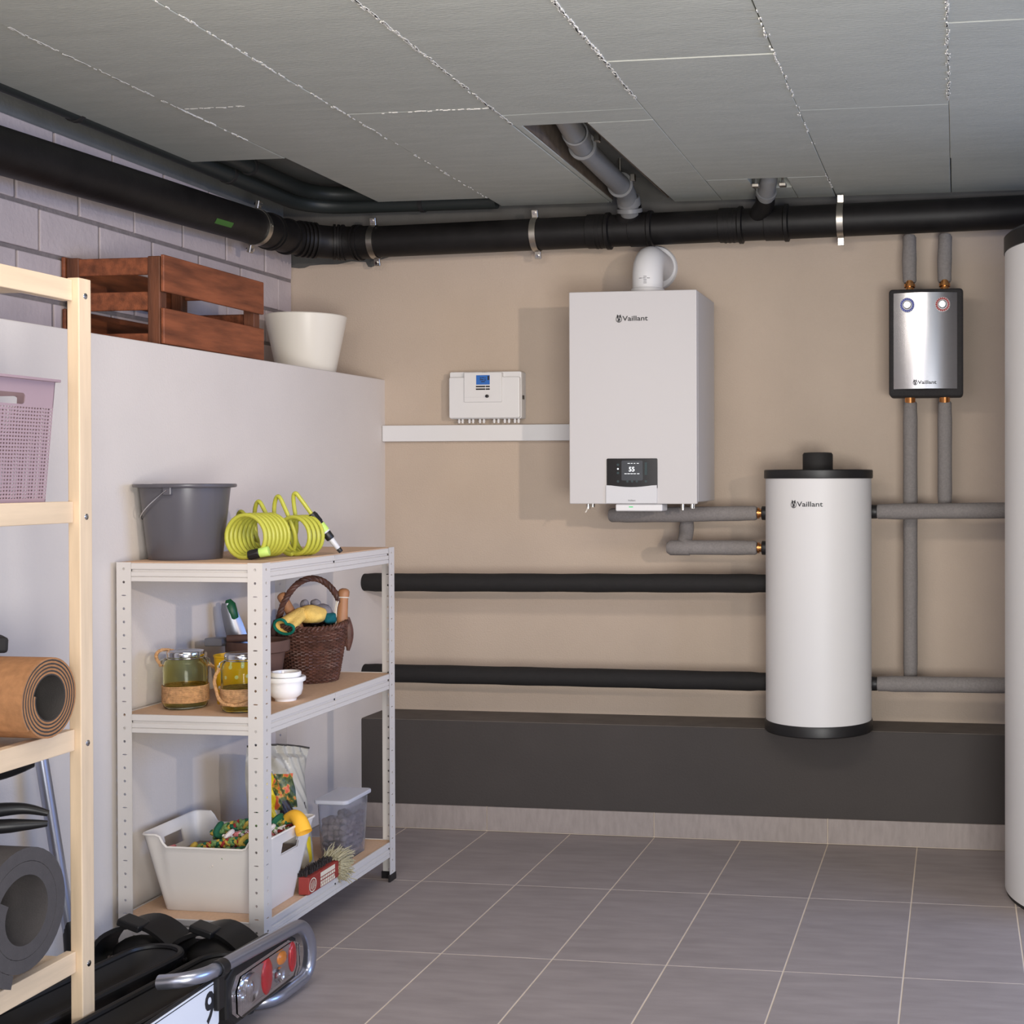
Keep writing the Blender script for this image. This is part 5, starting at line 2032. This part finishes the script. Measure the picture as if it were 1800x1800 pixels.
def rolled_mat(name, label, cx_, cy_, cz_, x0, x1, r_in, turns, gap, th_, m_core, m_top=None, squash=1.0, ph=0.0, tail=None):
    """a mat rolled about an axis along x; th_ thickness of the sheet, gap pitch between turns"""
    t = thing(name, label, 'mat', (cx_, cy_, cz_ - r_in - turns * gap))
    N = int(turns * 40)

    def sp(i, dr):
        a = ph + 2 * PI * turns * i / N
        r = r_in + gap * turns * i / N + dr
        return Vector((0, cy_ + r * math.cos(a), cz_ + squash * r * math.sin(a)))

    def sheet(d0, d1):
        bm = BM()
        rows = []
        for i in range(N + 1):
            p, q = sp(i, d0), sp(i, d1)
            rows.append([bm.verts.new((x, c.y, c.z)) for x, c in ((x0, p), (x1, p), (x1, q), (x0, q))])
        if tail:
            d_ = Vector(tail)
            p, q = sp(N, d0), sp(N, d1)
            for k in (0.5, 1.0):
                rows.append([bm.verts.new((x, c.y + d_.y * k, c.z + d_.z * k * k)) for x, c in ((x0, p), (x1, p), (x1, q), (x0, q))])
        for a, b_ in zip(rows, rows[1:]):
            for k in range(4):
                bm.faces.new((a[k], a[(k + 1) % 4], b_[(k + 1) % 4], b_[k]))
        bm.faces.new(rows[0][::-1])
        bm.faces.new(rows[-1])
        bmesh.ops.recalc_face_normals(bm, faces=bm.faces)
        return bm
    if m_top:
        part('rubber_layer', sheet(0.0, th_ * 0.42), m_core, t, 'dark rubber backing')
        part('cork_layer', sheet(th_ * 0.42, th_), m_top, t, 'brown cork facing')
    else:
        part('sheet', sheet(0.0, th_), m_core, t)
    return t


ctop = levels_w[2] + 0.022
rolled_mat('yoga_mat', 'rolled brown cork yoga mat lying on the pine rack', -0.30, -2.128, ctop + 0.081, -0.455, -0.142, 0.041, 5.15, 0.0071, 0.0066, M_RUBBER, M_CORK, ph=2.9)
gtop = levels_w[3] + 0.022
rolled_mat('foam_mat', 'thick rolled grey foam mat low on the pine rack', -0.30, -2.205, gtop + 0.137, -0.455, -0.142, 0.052, 2.29, 0.0264, 0.0256, M_GREYMAT, squash=1.0, ph=2.6)


# black gadgets at the picture's left edge
def claw(name, label, pts_, rad_, cat, flat=0.6):
    bm = BM()
    P = spline(pts_, 8)
    n = len(P)
    rr = []
    for i in range(n):
        f = i / (n - 1) * (len(rad_) - 1)
        k = min(int(f), len(rad_) - 2)
        rr.append(rad_[k] + (rad_[k + 1] - rad_[k]) * (f - k))
    tube(bm, P, 0.01, 14, rad=rr)
    return bm


zg = gtop + 2 * 0.133
gr = thing('clamp_grip', 'black curved plastic grip lying on the thick grey mat', 'grip', (-0.24, -2.10, zg))
part('upper_jaw', claw('', '', [(-0.40, -2.22, zg + 0.024), (-0.32, -2.15, zg + 0.040), (-0.25, -2.08, zg + 0.040), (-0.20, -2.055, zg + 0.026)], [0.012, 0.018, 0.012, 0.006], ''), M_BLACK, gr)
part('lower_jaw', claw('', '', [(-0.40, -2.23, zg + 0.010), (-0.32, -2.16, zg + 0.014), (-0.25, -2.10, zg + 0.010), (-0.20, -2.058, zg + 0.006)], [0.010, 0.016, 0.014, 0.006], ''), M_BLACK, gr)
hk = thing('plastic_hook', 'black curved plastic piece under the middle rail of the pine rack', 'plastic piece', (-0.27, -2.08, 0.68))
bm = BM()
rows_ = []
for i in range(15):
    t = i / 14
    P_ = Vector((-0.42, -2.20, 0.668)).lerp(Vector((-0.245, -2.035, 0.628)), t) + Vector((0, 0, -0.022 * math.sin(PI * t) + 0.020 * t ** 4))
    rows_.append([bm.verts.new(P_ + Vector((0.6, -0.75, 0)) * s * 0.030 * (1 - 0.3 * t) + Vector((0, 0, 0.018 * s * s))) for s in (-1, -0.5, 0, 0.5, 1)])
for a, b_ in zip(rows_, rows_[1:]):
    for k in range(4):
        bm.faces.new((a[k], a[k + 1], b_[k + 1], b_[k]))
bmesh.ops.solidify(bm, geom=list(bm.faces), thickness=0.008)
part('shell', bm, M_BLACK, hk)
bm = BM()
cyl(bm, (-0.36, -2.13, 0.655), (-0.36, -2.13, 0.6995), 0.004, 10)
part('hanging_pin', bm, M_BLACK, hk)
bm = BM()
mt = Matrix.Translation((-0.372, -2.128, ctop + 0.1815)) @ Matrix.Rotation(math.radians(46), 4, 'Z') @ Matrix.Rotation(math.radians(3), 4, 'Y')
box(bm, -0.10, 0.108, -0.035, 0.035, -0.014, 0.018, 0.006, 2, mtx=mt)
solo('black_case', bm, M_BLACKM, (-0.372, -2.128, ctop + 0.167), 'small black case resting on the cork mat', 'case')

# silver pole behind the pine rack
pole = thing('metal_pole', 'silver pole with black end leaning against the low wall', 'pole', (-0.405, -1.69, 0))
bm = BM()
cyl(bm, (-0.408, -1.693, 0.17), (-0.470, -1.740, 0.74), 0.0145, 24)
part('tube', bm, M_ALU, pole)
bm = BM()
tube(bm, [(-0.398, -1.682, 0.002), (-0.400, -1.684, 0.03), (-0.404, -1.688, 0.13), (-0.408, -1.693, 0.20), (-0.410, -1.695, 0.215)], 0.02, 20, rad=[0.020, 0.022, 0.020, 0.0175, 0.0152])
part('end_sleeve', bm, M_BLACK, pole)

# ------------------------------------------------------------------ folded bicycle carrier on the floor
bc = thing('bike_carrier', 'folded bicycle carrier with silver tube and rear lamp on the tiles', 'bike carrier', (-0.12, -1.78, 0))
LX = 0.066
bm = BM()
tp = fillet([(-0.02, -1.955, 0.186), (0.03, -1.955, 0.192), (0.062, -1.915, 0.192), (0.066, -1.50, 0.166), (0.064, -1.448, 0.10), (0.058, -1.452, 0.024), (0.05, -1.62, 0.018), (-0.06, -1.64, 0.018)], 0.052, 8)
tube(bm, tp, 0.0155, 24)
part('silver_tube', bm, M_ALU, bc)
bm = BM()
ring_band(bm, (0.0655, -1.868, 0.189), (0.0, 1, -0.06), 0.0158, 0.026, 0.003)
box(bm, 0.048, 0.070, -1.881, -1.855, 0.10, 0.178, 0.003)
part('tube_clip', bm, M_BLACK, bc)
# lamp body faces the room (+x)
bm = BM()
lamp_o = [(-1.832, 0.112), (-1.832, 0.150), (-1.80, 0.168), (-1.55, 0.156), (-1.515, 0.136), (-1.512, 0.066), (-1.53, 0.040), (-1.80, 0.036), (-1.828, 0.06)]
prism(bm, lamp_o, 0, -0.005, 0.060, 0.006)
lampb = part('lamp_housing', bm, M_BLACK, bc)
bm = BM()
lens = [(-1.812, 0.068), (-1.815, 0.120), (-1.795, 0.146), (-1.56, 0.145), (-1.528, 0.128), (-1.526, 0.072), (-1.54, 0.054), (-1.79, 0.050)]
prism(bm, lens, 0, 0.058, 0.062, 0.0)
part('reflector', bm, M_REFL, lampb)
for (y, z, ry, rz, mm, nm) in ((-1.665, 0.097, 0.024, 0.042, M_LENSR, 'red_lens'), (-1.596, 0.116, 0.020, 0.016, M_LENSA, 'amber_lens'), (-1.545, 0.100, 0.016, 0.036, M_LENSR, 'red_lens')):
    bm = BM()
    soft_blob(bm, (0.062, y, z), 0.008, ry, rz, 1, 0.0, 2)
    part(nm, bm, mm, lampb, nm.replace('_', ' ') + ' of the lamp')
for (y, z, r) in ((-1.742, 0.100, 0.034), (-1.612, 0.082, 0.018), (-1.79, 0.10, 0.014)):
    bm = BM()
    lathe(bm, [(r, 0.0625), (r * 0.92, 0.069), (r * 0.7, 0.066), (r * 0.45, 0.0645), (r * 0.3, 0.068), (0, 0.070)], 28, (0, y, z), 'x', cap=False)
    part('reflector_cup', bm, M_REFL, lampb)
bm = BM()
prism(bm, [(y * 1.0, z) for y, z in lens], 0, 0.070, 0.076, 0.003)
part('clear_cover', bm, M_LENSC, lampb, 'clear lamp cover')
bm = BM()
for k in range(16):
    y = -1.808 + k * 0.0035
    box(bm, 0.0762, 0.0772, y, y + 0.0012, 0.066, 0.128)
part('cover_ribs', bm, M_LENSC, lampb, kind='stuff')
# number plate, tilted, between the tubes
bm = BM()
box(bm, 0.050, 0.056, -2.33, -1.852, 0.060, 0.170, 0.002)
plb = part('plate_holder', bm, M_BLACK, bc)
bm = BM()
prism(bm, rrect(-2.32, -1.860, 0.066, 0.164, 0.006), 0, 0.056, 0.0585, 0.0006)
pl = part('number_plate', bm, M_PLATE, plb, 'white number plate')
t = text_bm('9', 0.092, 0.002)
mapv(t, lambda c: (0.0590, -1.897 + c.x * 0.85, 0.112 + c.y))
part('plate_digit', t, M_PRINT, plb)
bm = BM()
box(bm, 0.0585, 0.0592, -2.315, -1.865, 0.1585, 0.1605)
part('plate_line', bm, M_PRINT, plb)


def tray(name, cx_, cy_, l, wd, ang, z0, h, tilt=0.0):
    """long open wheel tray with rolled rim"""
    mt = Matrix.Translation((cx_, cy_, z0)) @ Matrix.Rotation(ang, 4, 'Z') @ Matrix.Rotation(tilt, 4, 'Y')
    bm = BM()
    def ring(hl, hw_, z):
        return [mt @ Vector((x, y, z)) for x, y in rrect(-hl, hl, -hw_, hw_, hw_ * 0.98, 8)]
    R_ = [ring(l * 0.80, wd * 0.55, 0.0), ring(l * 0.96, wd * 0.85, h * 0.5), ring(l, wd, h), ring(l * 0.985, wd * 0.93, h * 1.02), ring(l * 0.90, wd * 0.72, h * 0.55), ring(l * 0.74, wd * 0.40, h * 0.25)]
    V = [[bm.verts.new(p) for p in r] for r in R_]
    n = len(V[0])
    for a, b_ in zip(V, V[1:]):
        for k in range(n):
            bm.faces.new((a[k], a[(k + 1) % n], b_[(k + 1) % n], b_[k]))
    bm.faces.new(V[0][::-1])
    bm.faces.new(V[-1])
    o = part(name, bm, M_BLACK, bc)
    bm = BM()
    tube(bm, ring(l * 0.99, wd * 0.97, h * 1.01), 0.008, 8, closed=True)
    part('tray_rim', bm, M_BLACK, o)
    return o


tray('wheel_tray', -0.265, -1.915, 0.33, 0.070, math.radians(83), 0.075, 0.050)
tray('wheel_tray', -0.068, -1.935, 0.32, 0.064, math.radians(84), 0.080, 0.046)
bm = BM()
box(bm, -0.372, 0.02, -2.33, -2.28, 0.02, 0.07, 0.008, 2)
part('cross_bar', bm, M_BLACK, bc)
bm = BM()
box(bm, -0.372, 0.03, -1.66, -1.61, 0.012, 0.072, 0.008, 2)
part('cross_bar', bm, M_BLACK, bc)
bm = BM()
box(bm, -0.374, -0.345, -2.33, -1.6, 0.012, 0.06, 0.008, 2)
part('side_bar', bm, M_BLACK, bc)
for x in (-0.35, 0.0):
    for y in (-2.30, -1.64):
        bm = BM()
        cyl(bm, (x, y, 0.0), (x, y, 0.03), 0.016, 16)
        part('foot', bm, M_BLACKM, bc)
bm = BM()
for yy in (-1.78, -1.95):
    cyl(bm, (-0.36, yy, 0.062), (0.05, yy, 0.062), 0.013, 16)
    part('axle', bm, M_BLACK, bc)
    bm = BM()


def strap(path, wd, th_, wdir, name='strap'):
    P = [Vector(p) for p in spline(path, 6, True)]
    wv = Vector(wdir).normalized()
    n = len(P)
    bm = BM()
    rows_ = []
    for i in range(n):
        tg = (P[(i + 1) % n] - P[i - 1]).normalized()
        nm = tg.cross(wv).normalized()
        rows_.append([bm.verts.new(P[i] + wv * a * wd / 2 + nm * b_ * th_ / 2) for a, b_ in ((-1, -1), (1, -1), (1, 1), (-1, 1))])
    for i in range(n):
        a, b_ = rows_[i], rows_[(i + 1) % n]
        for k in range(4):
            bm.faces.new((a[k], a[(k + 1) % 4], b_[(k + 1) % 4], b_[k]))
    bmesh.ops.recalc_face_normals(bm, faces=bm.faces)
    return part(name, bm, M_BLACK, bc)


for cx_, cy_, L_, H_ in ((-0.315, -1.545, 0.105, 0.105), (-0.135, -1.535, 0.095, 0.095)):
    st = strap([(cx_ - L_, cy_ - 0.005, 0.075), (cx_ - L_ * 0.8, cy_, 0.06 + H_ * 0.75), (cx_, cy_ + 0.01, 0.06 + H_), (cx_ + L_ * 0.75, cy_ + 0.005, 0.06 + H_ * 0.65), (cx_ + L_, cy_, 0.075), (cx_, cy_, 0.052)],
               0.075, 0.010, (0.25, 0.95, 0.1))
    bm = BM()
    mt = Matrix.Translation((cx_ - 0.02, cy_ - 0.02, 0.06 + H_ * 0.99)) @ Matrix.Rotation(0.3, 4, 'Y')
    box(bm, -0.030, 0.030, -0.024, 0.024, -0.004, 0.014, 0.004, 2, mtx=mt)
    bk_ = part('buckle', bm, M_BLACK, st)
    bm = BM()
    cyl(bm, (cx_ - L_ * 0.55, cy_ - 0.048, 0.095), (cx_ - L_ * 0.55, cy_ - 0.055, 0.095), 0.006, 12)
    part('rivet', bm, M_CHROME, st)
    bm = BM()
    soft_blob(bm, (cx_, cy_ + 0.005, 0.085), L_ * 0.82, 0.045, 0.045, 2, 0.05)
    part('pad', bm, M_BLACKM, bc)
